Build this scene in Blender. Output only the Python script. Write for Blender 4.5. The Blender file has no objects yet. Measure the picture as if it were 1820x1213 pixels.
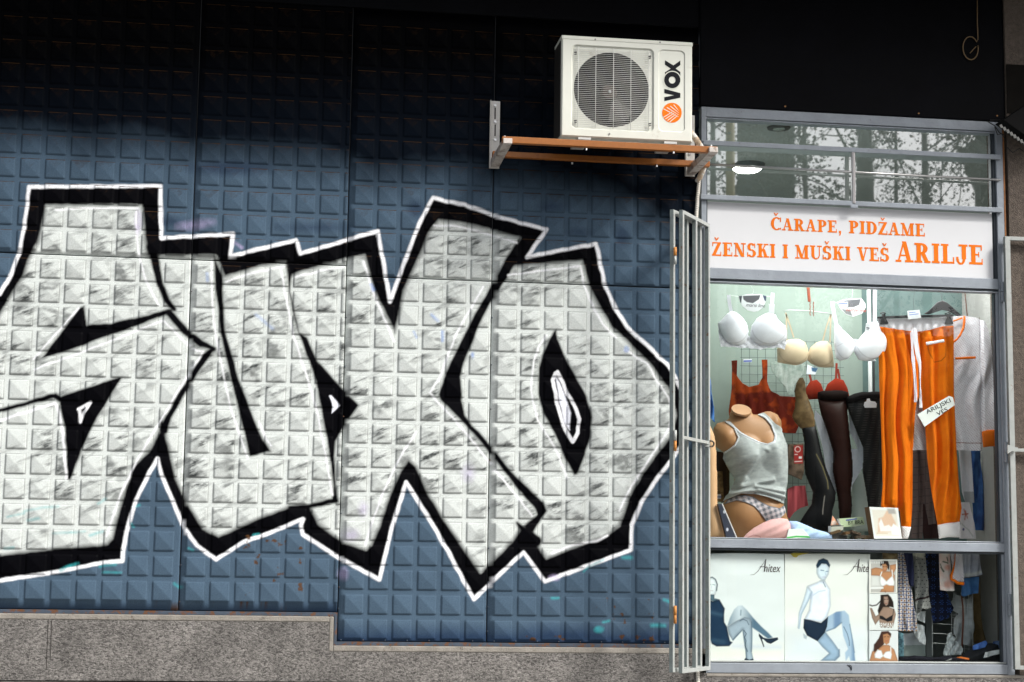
import bpy, math, random
import numpy as np
from mathutils import Vector, Matrix
rad = math.radians
S = bpy.context.scene
COL = S.collection
random.seed(7); RNG = np.random.RandomState(11)

# ------------------------------------------------------------------ camera
FPX, YAW, PITCH, ROLL = 3123.57, .1435, .1312, .0136      # focal length in photo pixels (1820 wide)
CAM = np.array([1.5266, -10.9278, 1.6])
def _rot(y, p, r):
    cy, sy, cp, sp, cr, sr = math.cos(y), math.sin(y), math.cos(p), math.sin(p), math.cos(r), math.sin(r)
    f = np.array([sy*cp, cy*cp, sp]); r0 = np.array([cy, -sy, 0.]); u0 = np.cross(r0, f)
    return r0*cr+u0*sr, -r0*sr+u0*cr, f
CR, CU, CF = _rot(YAW, PITCH, ROLL)
cd = bpy.data.cameras.new("camera"); cam = bpy.data.objects.new("camera", cd); COL.objects.link(cam)
cd.sensor_width = 36; cd.lens = FPX/1820*36; cd.clip_start = .1; cd.clip_end = 500
cam.matrix_world = Matrix(((CR[0], CU[0], -CF[0], CAM[0]), (CR[1], CU[1], -CF[1], CAM[1]), (CR[2], CU[2], -CF[2], CAM[2]), (0, 0, 0, 1)))
S.camera = cam

# ------------------------------------------------------------------ light
SUN_EL, SUN_AZ = rad(42), rad(132)      # bright overcast, light from the upper right and in front of the wall
w = bpy.data.worlds.new("World"); S.world = w; w.use_nodes = True
nt = w.node_tree; bg = nt.nodes["Background"]
sk = nt.nodes.new("ShaderNodeTexSky"); sk.sky_type = 'NISHITA'; sk.sun_disc = False
sk.sun_elevation = SUN_EL; sk.sun_rotation = SUN_AZ; sk.air_density = 1.0; sk.dust_density = 4.0
hs = nt.nodes.new("ShaderNodeHueSaturation"); hs.inputs['Saturation'].default_value = .35
nt.links.new(sk.outputs[0], hs.inputs['Color']); nt.links.new(hs.outputs[0], bg.inputs[0]); bg.inputs[1].default_value = .13
sd = bpy.data.lights.new("sun", 'SUN'); sun = bpy.data.objects.new("sun", sd); COL.objects.link(sun)
sd.energy = 2.2; sd.angle = rad(12); sd.color = (1, .97, .92)
sdir = Vector((math.sin(SUN_AZ)*math.cos(SUN_EL), math.cos(SUN_AZ)*math.cos(SUN_EL), math.sin(SUN_EL)))
sun.rotation_euler = sdir.to_track_quat('Z', 'Y').to_euler()
S.view_settings.view_transform = 'Standard'; S.view_settings.look = 'None'
S.view_settings.exposure = 0.7; S.view_settings.gamma = 1
S.render.engine = 'CYCLES'

# ------------------------------------------------------------------ helpers
def at(px, py, Y=0.):
    """the point of depth Y that the photograph shows at pixel px, py"""
    d = CF+CR*((px-910)/FPX)-CU*((py-606.5)/FPX)
    return CAM+d*((Y-CAM[1])/d[1])
def topx(X, Y, Z):
    dx, dy, dz = X-CAM[0], Y-CAM[1], Z-CAM[2]
    q = dx*CF[0]+dy*CF[1]+dz*CF[2]
    return 910+FPX*(dx*CR[0]+dy*CR[1]+dz*CR[2])/q, 606.5-FPX*(dx*CU[0]+dy*CU[1]+dz*CU[2])/q
def zf(ox, oy, s):
    return lambda pts: [(ox+p[0]/s, oy+p[1]/s)+tuple(p[2:]) for p in pts]
def tag(o, label=None, cat=None, group=None, kind=None):
    if label: o['label'] = label
    if cat: o['category'] = cat
    if group: o['group'] = group
    if kind: o['kind'] = kind
    return o
def empty(name, loc, label=None, cat=None, group=None, kind=None):
    o = bpy.data.objects.new(name, None); COL.objects.link(o); o.location = loc; o.empty_display_size = .1
    return tag(o, label, cat, group, kind)
def wloc(p):
    v = np.zeros(3)
    while p is not None:
        v = v+np.array(p.location); p = p.parent
    return v
def link(name, me, mat, parent=None):
    o = bpy.data.objects.new(name, me); COL.objects.link(o)
    if mat: me.materials.append(mat)
    if parent is not None: o.parent = parent
    return o

# ---- materials
def mat(name, col=(.5, .5, .5), rough=.6, metal=0., attr=False, noise=0., nscale=8., bump=0., bscale=60., spec=None, stain=None, emit=None, trans=0., mapsc=None, sheen=0.):
    m = bpy.data.materials.new(name); m.use_nodes = True; t = m.node_tree; b = t.nodes["Principled BSDF"]
    N = t.nodes.new; L = t.links.new
    b.inputs['Roughness'].default_value = rough; b.inputs['Metallic'].default_value = metal
    if spec is not None: b.inputs['Specular IOR Level'].default_value = spec
    if sheen: b.inputs['Sheen Weight'].default_value = sheen
    co = N('ShaderNodeTexCoord').outputs['Object']
    if mapsc:
        mp = N('ShaderNodeMapping'); mp.inputs['Scale'].default_value = mapsc; L(co, mp.inputs[0]); co = mp.outputs[0]
    if attr:
        a = N('ShaderNodeAttribute'); a.attribute_name = 'col'; src = a.outputs['Color']
    else:
        r = N('ShaderNodeRGB'); r.outputs[0].default_value = (*col, 1); src = r.outputs[0]
    if noise:
        n = N('ShaderNodeTexNoise'); n.inputs['Scale'].default_value = nscale; n.inputs['Detail'].default_value = 6; n.inputs['Roughness'].default_value = .65; L(co, n.inputs['Vector'])
        mr = N('ShaderNodeMapRange'); mr.inputs[1].default_value = .3; mr.inputs[2].default_value = .7; mr.inputs[3].default_value = 1-noise; mr.inputs[4].default_value = 1+noise; L(n.outputs[0], mr.inputs[0])
        mx = N('ShaderNodeMix'); mx.data_type = 'RGBA'; mx.blend_type = 'MULTIPLY'; mx.inputs[0].default_value = 1; L(src, mx.inputs[6]); L(mr.outputs[0], mx.inputs[7]); src = mx.outputs[2]
    if stain:                      # (colour, scale, threshold, amount)
        n = N('ShaderNodeTexNoise'); n.inputs['Scale'].default_value = stain[1]; n.inputs['Detail'].default_value = 8; n.inputs['Roughness'].default_value = .7; L(co, n.inputs['Vector'])
        mr = N('ShaderNodeMapRange'); mr.inputs[1].default_value = stain[2]; mr.inputs[2].default_value = stain[2]+.08; mr.inputs[4].default_value = stain[3]; L(n.outputs[0], mr.inputs[0])
        mx = N('ShaderNodeMix'); mx.data_type = 'RGBA'; L(mr.outputs[0], mx.inputs[0]); L(src, mx.inputs[6]); mx.inputs[7].default_value = (*stain[0], 1); src = mx.outputs[2]
    L(src, b.inputs['Base Color'])
    if bump:
        n = N('ShaderNodeTexNoise'); n.inputs['Scale'].default_value = bscale; n.inputs['Detail'].default_value = 5; L(co, n.inputs['Vector'])
        bp = N('ShaderNodeBump'); bp.inputs['Strength'].default_value = bump; bp.inputs['Distance'].default_value = .01; L(n.outputs[0], bp.inputs['Height']); L(bp.outputs[0], b.inputs['Normal'])
    if emit:
        b.inputs['Emission Color'].default_value = (*emit[:3], 1); b.inputs['Emission Strength'].default_value = emit[3]
    return m

# ---- mesh builder
class MB:
    def __init__(s): s.v = []; s.f = []
    def add(s, vs, fs):
        n = len(s.v); s.v += [tuple(map(float, v)) for v in vs]; s.f += [tuple(i+n for i in f) for f in fs]; return s
    def box(s, x0, x1, y0, y1, z0, z1):
        return s.hexa([(x0, y0, z0), (x1, y0, z0), (x1, y1, z0), (x0, y1, z0), (x0, y0, z1), (x1, y0, z1), (x1, y1, z1), (x0, y1, z1)])
    def hexa(s, c):
        return s.add(c, [(0, 3, 2, 1), (4, 5, 6, 7), (0, 1, 5, 4), (1, 2, 6, 5), (2, 3, 7, 6), (3, 0, 4, 7)])
    def beam(s, p, q, w, d, side=(0, 0, 1)):           # bar from p to q, w across, d along side x dir
        p, q = Vector(p), Vector(q); a = (q-p).normalized(); u = Vector(side); u = (u-a*u.dot(a)).normalized(); v = a.cross(u)
        c = []
        for o in (p, q):
            for i, j in ((-1, -1), (1, -1), (1, 1), (-1, 1)): c.append(o+u*(i*w/2)+v*(j*d/2))
        return s.hexa(c)
    def tube(s, pts, r, n=10, cap=True):
        pts = [Vector(p) for p in pts]; rr = r if isinstance(r, (list, tuple)) else [r]*len(pts); ring = []; u = None
        for i, p in enumerate(pts):
            a = (pts[min(i+1, len(pts)-1)]-pts[max(i-1, 0)]).normalized()
            if u is None: u = a.orthogonal().normalized()
            u = (u-a*u.dot(a)).normalized(); v = a.cross(u)
            ring.append([p+(u*math.cos(2*math.pi*k/n)+v*math.sin(2*math.pi*k/n))*rr[i] for k in range(n)])
        vs = [x for rg in ring for x in rg]; fs = []
        for i in range(len(pts)-1):
            for k in range(n): fs.append((i*n+k, i*n+(k+1) % n, (i+1)*n+(k+1) % n, (i+1)*n+k))
        if cap: fs.append(tuple(range(n-1, -1, -1))); fs.append(tuple((len(pts)-1)*n+k for k in range(n)))
        return s.add(vs, fs)
    def cyl(s, c, r, h, axis=1, n=32, r2=None):
        a = Vector([1. if i == axis else 0. for i in range(3)])*h
        return s.tube([Vector(c), Vector(c)+a], [r, r if r2 is None else r2], n)
    def ngon(s, pts): return s.add(pts, [tuple(range(len(pts)))])
    def prism(s, pts, dv):                              # closed outline of 3d points pushed along dv
        n = len(pts); dv = np.array(dv, float); P = [np.array(p, float) for p in pts]
        vs = P+[p+dv for p in P]
        return s.add(vs, [tuple(range(n)), tuple(range(2*n-1, n-1, -1))]+[(i, i+n, (i+1) % n+n, (i+1) % n) for i in range(n)])
    def build(s, name, m, parent=None, bevel=0, smooth=False, solid=0):
        me = bpy.data.meshes.new(name); off = wloc(parent)
        me.from_pydata([(v[0]-off[0], v[1]-off[1], v[2]-off[2]) for v in s.v], [], s.f); me.update()
        if smooth: me.shade_smooth()
        o = link(name, me, m, parent)
        if solid: md = o.modifiers.new('s', 'SOLIDIFY'); md.thickness = solid; md.offset = 0
        if bevel: md = o.modifiers.new('b', 'BEVEL'); md.width = bevel; md.segments = 2; md.limit_method = 'ANGLE'
        return o

# ---- signed distances in photo pixels, for paint, print and outlines
def sd_poly(X, Y, P):
    P = np.array([p[:2] for p in P], float); d = np.full(X.shape, 1e9); ins = np.zeros(X.shape, bool); cx = np.zeros(X.shape); cy = np.zeros(X.shape)
    for i in range(len(P)):
        a = P[i]; b = P[(i+1) % len(P)]; e = b-a; L2 = max(e@e, 1e-12)
        t = np.clip(((X-a[0])*e[0]+(Y-a[1])*e[1])/L2, 0, 1); qx = a[0]+t*e[0]; qy = a[1]+t*e[1]
        dd = np.hypot(X-qx, Y-qy); m = dd < d; d[m] = dd[m]; cx[m] = qx[m]; cy[m] = qy[m]
        c = ((a[1] > Y) != (b[1] > Y))
        with np.errstate(divide='ignore', invalid='ignore'):
            c &= X < (b[0]-a[0])*(Y-a[1])/(b[1]-a[1] if b[1] != a[1] else 1e-9)+a[0]
        ins ^= c
    return np.where(ins, -d, d), cx, cy
def sd_line(X, Y, P, w=None):
    d = np.full(X.shape, 1e9)
    for i in range(len(P)-1):
        a = np.array(P[i][:2], float); b = np.array(P[i+1][:2], float); e = b-a; L2 = max(e@e, 1e-12)
        t = np.clip(((X-a[0])*e[0]+(Y-a[1])*e[1])/L2, 0, 1)
        wa = P[i][2] if w is None else w; wb = P[i+1][2] if w is None else w
        d = np.minimum(d, np.hypot(X-a[0]-t*e[0], Y-a[1]-t*e[1])-(wa+(wb-wa)*t)/2)
    return d
def cover(X, Y, L):
    """alpha of one layer: ('p',pts,col,soft) ('l',pts,w,col,soft) ('e',cx,cy,rx,ry,rot,col,soft)"""
    out = np.zeros(X.shape); k = L[0]; soft = L[-1]
    if k == 'e':
        pts = [(L[1]-max(L[3], L[4]), L[2]-max(L[3], L[4])), (L[1]+max(L[3], L[4]), L[2]+max(L[3], L[4]))]
    else: pts = L[1]
    mg = soft+ (max([p[2] for p in pts]) if k == 'l' and L[2] is None else (L[2] if k == 'l' else 0))
    xs = [p[0] for p in pts]; ys = [p[1] for p in pts]
    m = (X > min(xs)-mg) & (X < max(xs)+mg) & (Y > min(ys)-mg) & (Y < max(ys)+mg)
    if not m.any(): return out
    x, y = X[m], Y[m]
    if k == 'p': d = sd_poly(x, y, L[1])[0]
    elif k == 'l': d = sd_line(x, y, L[1], L[2])
    else:
        c, s_ = math.cos(rad(L[5])), math.sin(rad(L[5])); u = (x-L[1])*c+(y-L[2])*s_; v = -(x-L[1])*s_+(y-L[2])*c
        d = (np.hypot(u/L[3], v/L[4])-1)*min(L[3], L[4])
    out[m] = np.clip(.5-d/max(soft, .01), 0, 1); return out
def paint(X, Y, base, layers):
    C = np.ones((len(X), 4)); C[:, :3] = base if not callable(base) else base(X, Y)
    for L in layers:
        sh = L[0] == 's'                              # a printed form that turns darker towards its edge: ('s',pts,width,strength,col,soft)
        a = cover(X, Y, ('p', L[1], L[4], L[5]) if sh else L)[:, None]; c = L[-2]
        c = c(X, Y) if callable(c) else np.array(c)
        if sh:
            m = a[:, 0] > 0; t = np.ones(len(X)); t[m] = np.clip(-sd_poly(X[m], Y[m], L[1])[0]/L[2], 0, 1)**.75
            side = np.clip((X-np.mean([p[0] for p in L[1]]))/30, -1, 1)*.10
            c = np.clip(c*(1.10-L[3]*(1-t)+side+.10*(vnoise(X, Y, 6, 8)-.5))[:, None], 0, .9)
        C[:, :3] = C[:, :3]*(1-a)+c*a
    return C
LAST = {}
def poisson(ins, it):
    u = np.zeros(ins.shape); d = np.zeros(ins.shape); a = ins.copy(); k = 0
    while a.any() and k < 400:                      # layer count as a first guess
        d += a; b = a.copy(); b[1:] &= a[:-1]; b[:-1] &= a[1:]; b[:, 1:] &= a[:, :-1]; b[:, :-1] &= a[:, 1:]; a = b; k += 1
    m = d.max(); u = d*(2*m-d)/2
    for _ in range(it):
        n = np.zeros_like(u); n[1:-1, 1:-1] = (u[:-2, 1:-1]+u[2:, 1:-1]+u[1:-1, :-2]+u[1:-1, 2:]+1)/4; u = np.where(ins, n, 0)
    return u
def set_col(me, C):
    a = me.color_attributes.new('col', 'FLOAT_COLOR', 'POINT'); a.data.foreach_set('color', np.ascontiguousarray(C, dtype=np.float32).ravel())
def np_mesh(name, V, F):
    me = bpy.data.meshes.new(name); me.vertices.add(len(V)); me.vertices.foreach_set('co', np.ascontiguousarray(V, dtype=np.float32).ravel())
    F = np.asarray(F); k = F.shape[1]; me.loops.add(F.size); me.loops.foreach_set('vertex_index', F.astype(np.int32).ravel())
    me.polygons.add(len(F)); me.polygons.foreach_set('loop_start', np.arange(0, F.size, k, dtype=np.int32))
    me.update(calc_edges=True); return me
def vnoise(X, Y, sc, seed=0):
    """smooth value noise"""
    r = np.random.RandomState(seed); T = r.rand(64, 64); x = X/sc; y = Y/sc; i = np.floor(x).astype(int); j = np.floor(y).astype(int); u = x-i; v = y-j
    u = u*u*(3-2*u); v = v*v*(3-2*v); g = lambda a, b: T[a % 64, b % 64]
    return (g(i, j)*(1-u)+g(i+1, j)*u)*(1-v)+(g(i, j+1)*(1-u)+g(i+1, j+1)*u)*v
def fbm(X, Y, sc, seed=0): return sum(vnoise(X, Y, sc/2**k, seed+k)*.5**(k+1) for k in range(4))/.9375

def sheet(name, outline, Y, m, parent=None, base=(.8, .8, .8), layers=(), res=.004, H=None, inflate=0., solid=.003, flatback=False, pw=.5, dmax=None):
    """a cloth or a body whose outline is given in photo pixels, standing at depth Y with its real size.
    H(px,py,d) relief towards the viewer in metres; inflate: rounded front and back of that half depth"""
    P = np.array([at(x, y, Y)[[0, 2]] for x, y in [p[:2] for p in outline]])
    x0, z0 = P.min(0)-res; x1, z1 = P.max(0)+res
    gx = np.arange(x0, x1+res, res); gz = np.arange(z0, z1+res, res); GX, GZ = np.meshgrid(gx, gz)
    n = len(gx); X = GX.ravel(); Z = GZ.ravel(); d, cx, cz = sd_poly(X, Z, P)
    ins = d < 0; I = ins.reshape(GX.shape); q = I[:-1, :-1] | I[1:, :-1] | I[:-1, 1:] | I[1:, 1:]
    jj, ii = np.nonzero(q); F = np.stack([jj*n+ii, jj*n+ii+1, (jj+1)*n+ii+1, (jj+1)*n+ii], 1)
    out = ~ins; X = np.where(out, cx, X); Z = np.where(out, cz, Z); d = np.where(out, 0, -d)
    if inflate:
        U = poisson(I, 350); U = np.clip(U/U.max(), 0, 1)**pw; LAST.update(x0=gx[0], z0=gz[0], res=res, U=U, infl=inflate); prof = U.ravel()
    else: prof = np.zeros(len(X))
    used = np.unique(F); mp = -np.ones(len(X), int); mp[used] = np.arange(len(used)); F = mp[F]; X, Z, d, out, prof = X[used], Z[used], d[used], out[used], np.where(out, 0, prof)[used]
    PX, PY = topx(X, np.full(X.shape, float(Y)), Z)
    h = H(PX, PY, d) if H else np.zeros(len(X))
    if inflate:
        dm = dmax or d.max()
        front = inflate*prof+np.where(out, 0, h)*np.clip(d/dm*6, 0, 1); back = inflate*prof*(.15 if flatback else 1)
        inner = ~out; nb = inner.sum(); bm_ = np.arange(len(X)); bm_[inner] = len(X)+np.arange(nb)
        V = np.concatenate([np.stack([X, Y-front, Z], 1), np.stack([X[inner], Y+back[inner], Z[inner]], 1)])
        Fa = np.concatenate([F, bm_[F][:, ::-1]]); PX2 = np.concatenate([PX, PX[inner]]); PY2 = np.concatenate([PY, PY[inner]])
    else:
        V = np.stack([X, Y-h, Z], 1); Fa = F; PX2, PY2 = PX, PY
    V = V-wloc(parent); me = np_mesh(name, V, Fa); me.shade_smooth()
    set_col(me, paint(PX2, PY2, base, layers))
    o = link(name, me, m, parent)
    if not inflate and solid: md = o.modifiers.new('s', 'SOLIDIFY'); md.thickness = solid; md.offset = 1
    return o
def bump_fn(bumps):
    """list of (cx,cy,rx,ry,h) rounded bumps in pixels"""
    def H(X, Y, d=None):
        r = np.zeros(X.shape)
        for b in bumps:
            q = np.clip(1-((X-b[0])/b[2])**2-((Y-b[1])/b[3])**2, 0, 1); r = np.maximum(r, b[4]*q**.5) if len(b) < 6 else r+b[4]*q**1.6
        return r
    return H
def text(name, s, m, parent, p, size, rx=90, rot=0, shear=0, yaw=0, depth=.0006, align='LEFT', fit=None):
    cu = bpy.data.curves.new(name, 'FONT'); cu.body = s; cu.size = size; cu.extrude = depth; cu.shear = shear; cu.align_x = align; cu.resolution_u = 3
    tmp = bpy.data.objects.new('tmp', cu); COL.objects.link(tmp); bpy.context.view_layer.update()
    me = bpy.data.meshes.new_from_object(tmp); bpy.data.objects.remove(tmp)
    co = np.zeros(len(me.vertices)*3); me.vertices.foreach_get('co', co); co = co.reshape(-1, 3)
    if fit: co[:, 0] *= fit/max(co[:, 0].max()-co[:, 0].min(), 1e-6)
    c, s_ = math.cos(rad(rot)), math.sin(rad(rot)); x = co[:, 0]*c-co[:, 1]*s_; z = co[:, 0]*s_+co[:, 1]*c
    q = np.stack([x+p[0], -co[:, 2]+p[1], z+p[2]], 1)-wloc(parent); me.vertices.foreach_set('co', q.ravel().astype(np.float32)); me.update()
    return link(name, me, m, parent)
# ================================================================== the setting
def road_plane(name, x0, x1, y0, y1, z, m):
    o = MB().add([(x0, y0, z), (x1, y0, z), (x1, y1, z), (x0, y1, z)], [(0, 1, 2, 3)]).build(name, m); return tag(o, kind='structure')
M_asphalt = mat('asphalt', (.05, .05, .052), .85, noise=.3, nscale=30, bump=.4, bscale=200)
M_paving = mat('paving', (.28, .27, .25), .8, noise=.2, nscale=6, bump=.3, bscale=90)
road_plane('ground', -200, 200, -200, 200, -.13, M_asphalt)
pv = MB().box(-25, 30, -4.6, 0, -.125, 0).build('pavement', M_paving); tag(pv, kind='structure')
kb = MB().box(-25, 30, -4.76, -4.602, -.125, .004).build('kerb', mat('kerb stone', (.35, .34, .32), .8, noise=.2, bump=.3)); tag(kb, kind='structure')

# ------------------------------------------------------------------ graffiti wall: eight pressed metal panels
z1 = zf(0, 280, 3.033); z2 = zf(0, 660, 3.033); z3 = zf(400, 320, 3.033); z4 = zf(400, 680, 3.033); z5 = zf(760, 340, 3.033); z6 = zf(760, 680, 3.033)
BLUE = np.array((.068, .108, .155)); BLK = (.002, .002, .003); SIL = (.63, .67, .65); WHT = (.90, .91, .94)
OUT = [(-60, 600), (0, 524), (20, 488), (35, 450), (42, 410), (48, 370), (52, 333), (285, 331), (287, 424), (414, 416), (410, 456), (526, 427), (534, 452), (671, 411), (693, 536),
       (713, 482), (743, 402), (769, 353), (826, 365), (892, 388), (971, 409), (937, 457), (1059, 434), (1073, 501), (1093, 548), (1113, 581), (1156, 620), (1188, 651), (1215, 700), (1222, 745), (1210, 795), (1190, 822),
       (1162, 858), (1139, 894), (1123, 934), (1121, 978), (968, 1034), (930, 982), (842, 1065), (776, 944), (721.5, 858), (697, 937), (674, 1031), (601, 991), (538, 950), (535, 934), (538, 923), (482, 947), (433, 963.5), (400, 985),
       (384, 995), (350, 970), (326.4, 937), (306.6, 891), (287, 844), (280, 816), (264, 844), (241, 891), (227.5, 937), (219, 980), (217.6, 998), (178, 1001), (132, 1011), (66, 1022.7), (0, 1032), (-60, 1040)]
SILV = [(-60, 640), (0, 563), (13, 540), (26, 517), (43, 491), (54, 458), (68, 432), (79, 389), (83, 366), (252, 366), (257, 422), (262, 456), (384, 456), (398, 494), (466, 473), (507, 467), (514, 492), (565, 475), (614, 462), (647, 455),
        (654, 485), (664, 518), (683, 557), (701, 592), (711, 560), (718, 518), (733, 485), (749, 452), (763, 415), (780, 393), (826, 399), (875, 411), (923, 424), (905, 455), (900, 478), (915, 475), (1034, 464.6), (1038, 482), (1047, 515), (1063, 544),
        (1085, 581), (1116, 610), (1149, 643), (1172, 673), (1192, 700), (1200, 740), (1190, 775), (1142, 838), (1116, 884), (1100, 934), (1076, 953), (1017, 973), (971, 992), (945, 950), (940, 930), (925, 940), (908, 963), (854, 1017),
        (826, 977), (793, 927), (762, 878), (740, 828), (725, 815), (707, 844), (690, 884), (674, 934), (660, 967), (650, 977), (631, 970), (611, 963), (590, 948), (566, 930), (557, 911), (552, 898), (512, 901), (459, 921), (416, 940), (389, 953),
        (362, 940), (330, 887), (313, 848), (298, 782), (292, 759), (283, 766), (264, 802), (237, 828), (224, 864), (211, 907), (199, 958), (191, 967), (99, 974), (0, 986), (-60, 990)]
def T3(pts): return pts
BLKS = [('l', [(268, 440, 16), (277, 470, 15), (284, 504, 13), (297, 535, 11), (310, 550, 9)], None), ('l', [(300, 556, 13), (330, 590, 14), (358, 612, 13), (381, 620, 7)], None),
        ('l', [(379, 621, 8), (365, 634, 13), (345, 665, 11), (320, 705, 11), (300, 742, 11), (291, 765, 15)], None), ('l', [(286, 745, 4), (291, 765, 10)], None),
        ('p', [(72, 639), (115, 583), (142, 547), (150, 544), (155, 578), (198, 575), (264, 560), (293, 551), (311, 550), (297, 559), (231, 585), (185, 600), (132, 621)]),
        ('p', [(-60, 748), (0, 726), (50, 713), (99, 698), (109, 704), (165, 686), (211, 670), (217, 671), (198, 703), (178, 736), (165, 759), (145, 802), (125, 855), (120, 851), (118, 808), (115, 759), (105, 716), (96, 709), (50, 721), (0, 734), (-60, 750)]),
        ('p', [(380, 455), (382, 511), (389, 560), (392, 593), (409, 669), (433, 766), (443, 812), (482, 803), (461, 769), (443, 723), (425, 675), (401, 590), (397, 537), (396, 490)]),
        ('p', [(510, 462), (518, 485), (516, 518), (524, 557), (532, 592), (545, 600), (565, 643), (598, 679), (631, 714), (638, 721), (627, 736), (611, 759), (597, 785), (595, 812), (599, 878), (603, 893), (558, 903), (512, 908), (512, 899), (551, 896), (590, 886), (593, 865), (586, 812), (581, 779), (571, 729), (562, 680), (552, 650), (545, 633), (522, 567), (514, 524), (510, 485)]),
        ('p', [(925, 420), (915, 470), (899, 498), (870, 542), (850, 582), (835, 622), (824, 645), (819, 670), (821, 712), (827, 738), (839, 756), (872, 792), (908, 838), (945, 874), (967, 893), (972, 908), (958, 930), (947, 948), (937, 945), (930, 935), (954, 915), (951, 906), (918, 868), (869, 805), (826, 756), (783, 711), (778, 702), (793, 660), (822, 600), (848, 551), (877, 500), (898, 462)]),
        ('l', [(919, 930, 5), (932, 944, 12), (952, 962, 22)], None),
        ('p', [(989, 586), (991, 604), (1003, 632), (1024, 670), (1043, 706), (1053, 742), (1050, 776), (1040, 808), (1026, 843), (1020, 845), (1004, 815), (984, 769), (964, 733), (956, 700), (957, 655), (963, 633), (975, 604), (985, 588)])]
WL = [(z, w_, s_) for z, w_, s_ in [
    ([(242, 376), (245, 445), (260, 501), (282, 542)], 3, 2.5), ([(99, 374), (150, 371), (245, 370)], 3, 2.5), ([(59, 639), (90, 605), (116, 576), (140, 548)], 3, 3), ([(62, 657), (152, 624), (225, 596), (290, 570), (303, 583), (327, 607), (350, 624)], 3, 2.5),
    ([(351, 624), (361, 625), (336, 664), (320, 690), (287, 746), (244, 818), (214, 881), (190, 953)], 3.2, 3), ([(0, 748), (50, 732), (98, 717), (106, 735), (112, 770), (118, 850)], 4.5, 2),
    ([(139, 728), (161, 716), (150, 732), (143, 750), (141, 728)], 4.5, 2), ([(376, 462), (377, 544), (384, 597), (396, 659), (409, 723), (440, 815)], 3, 3), ([(461, 750), (470, 775), (482, 792)], 3, 3),
    ([(402, 502), (440, 488), (484, 478), (505, 474)], 3, 3), ([(499, 478), (509, 534), (522, 600), (542, 660), (561, 720), (577, 800), (591, 880)], 3, 3), ([(525, 494), (565, 483), (612, 474)], 3, 3),
    ([(646, 466), (660, 511), (684, 571), (701, 607)], 3.6, 3), ([(772, 402), (800, 402), (830, 407), (872, 418), (918, 432)], 3.2, 3), ([(858, 511), (809, 597), (783, 669), (764, 699), (830, 772), (890, 848), (945, 917)], 3.2, 3),
    ([(649, 970), (664, 920), (680, 878), (700, 835), (717, 802), (740, 768)], 3.2, 3), ([(902, 490), (960, 482), (1031, 474), (1035, 498), (1047, 531), (1070, 577), (1094, 601)], 3.2, 2.5), ([(1110, 622), (1149, 647), (1169, 680), (1189, 709), (1195, 735), (1189, 762), (1165, 800), (1139, 838), (1118, 872), (1100, 908)], 3.2, 3),
    ([(971, 597), (956, 620), (948, 643), (943, 696), (955, 746), (991, 805), (1008, 851)], 2.8, 3), ([(981, 984), (1020, 968), (1060, 962), (1080, 952)], 3.6, 3), ([(987, 664), (983, 676), (985, 692), (992, 728), (1005, 765), (1017, 786), (1026, 770), (1029, 745), (1020, 720), (1008, 700), (1000, 680), (990, 662)], 5.5, 1.6)]]
TEAL = (.05, .42, .45); LAV = (.45, .38, .60); MBL = (.12, .25, .62)
TINT = [('l', [(108, 1014), (120, 1008), (138, 1002)], 6, TEAL, 4), ('l', [(178, 1007), (205, 1004)], 5, TEAL, 4), ('l', [(183, 1018), (215, 1018)], 4, TEAL, 4), ('l', [(13, 919), (43, 913)], 3, TEAL, 4), ('l', [(43, 909), (75, 903), (105, 900)], 3, TEAL, 5), ('l', [(50, 925), (70, 922)], 5, TEAL, 4),
        ('l', [(160, 952), (183, 945)], 5, TEAL, 4), ('l', [(95, 948), (150, 945)], 3, TEAL, 5), ('l', [(8, 975), (24, 974)], 5, TEAL, 3), ('l', [(175, 895), (188, 887)], 4, TEAL, 5), ('l', [(238, 902), (248, 898)], 4, TEAL, 4), ('l', [(310, 1038), (318, 1044)], 6, TEAL, 4), ('l', [(232, 930), (238, 937)], 4, TEAL, 3), ('l', [(335, 975), (343, 979)], 4, TEAL, 3), ('l', [(450, 952), (460, 949)], 4, TEAL, 3),
        ('e', 1064, 1119, 9, 6, 0, TEAL, 4), ('l', [(1106, 992), (1122, 992)], 6, TEAL, 4), ('l', [(1038, 1016), (1046, 1008), (1072, 995)], 4, TEAL, 3), ('l', [(1158, 1112), (1180, 1112)], 6, TEAL, 5), ('l', [(980, 1064), (992, 1063)], 4, TEAL, 4), ('l', [(1180, 1066), (1190, 1070)], 5, TEAL, 4), ('l', [(1072, 1106), (1082, 1104)], 4, TEAL, 4),
        ('l', [(766, 560), (778, 572)], 5, MBL, 4), ('l', [(786, 590), (786, 606)], 6, MBL, 4), ('e', 1113, 621, 5, 6, 0, MBL, 3), ('l', [(659, 506), (664, 516)], 5, MBL, 4), ('l', [(735, 590), (740, 600)], 4, MBL, 4), ('l', [(368, 487), (369, 500)], 6, MBL, 3), ('l', [(455, 560), (485, 585)], 5, MBL, 6), ('e', 840, 632, 3, 6, 0, MBL, 3),
        ('e', 348, 400, 26, 7, -8, LAV, 12), ('l', [(418, 433), (430, 440)], 6, LAV, 4), ('e', 246, 395, 6, 20, 0, LAV, 6), ('e', 622, 950, 14, 10, 0, LAV, 12), ('e', 645, 905, 8, 12, 0, LAV, 10), ('e', 832, 840, 10, 14, 0, LAV, 14), ('e', 985, 1027, 9, 5, 0, LAV, 6), ('e', 610, 1020, 8, 10, 0, LAV, 10)]
SPOTW = [('p', [(585, 704), (589, 703), (604, 722), (590, 735), (591, 723)], 2), ('p', [(988, 668), (1003, 700), (1014, 735), (1012, 765), (1003, 750), (992, 705)], 3)]
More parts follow.
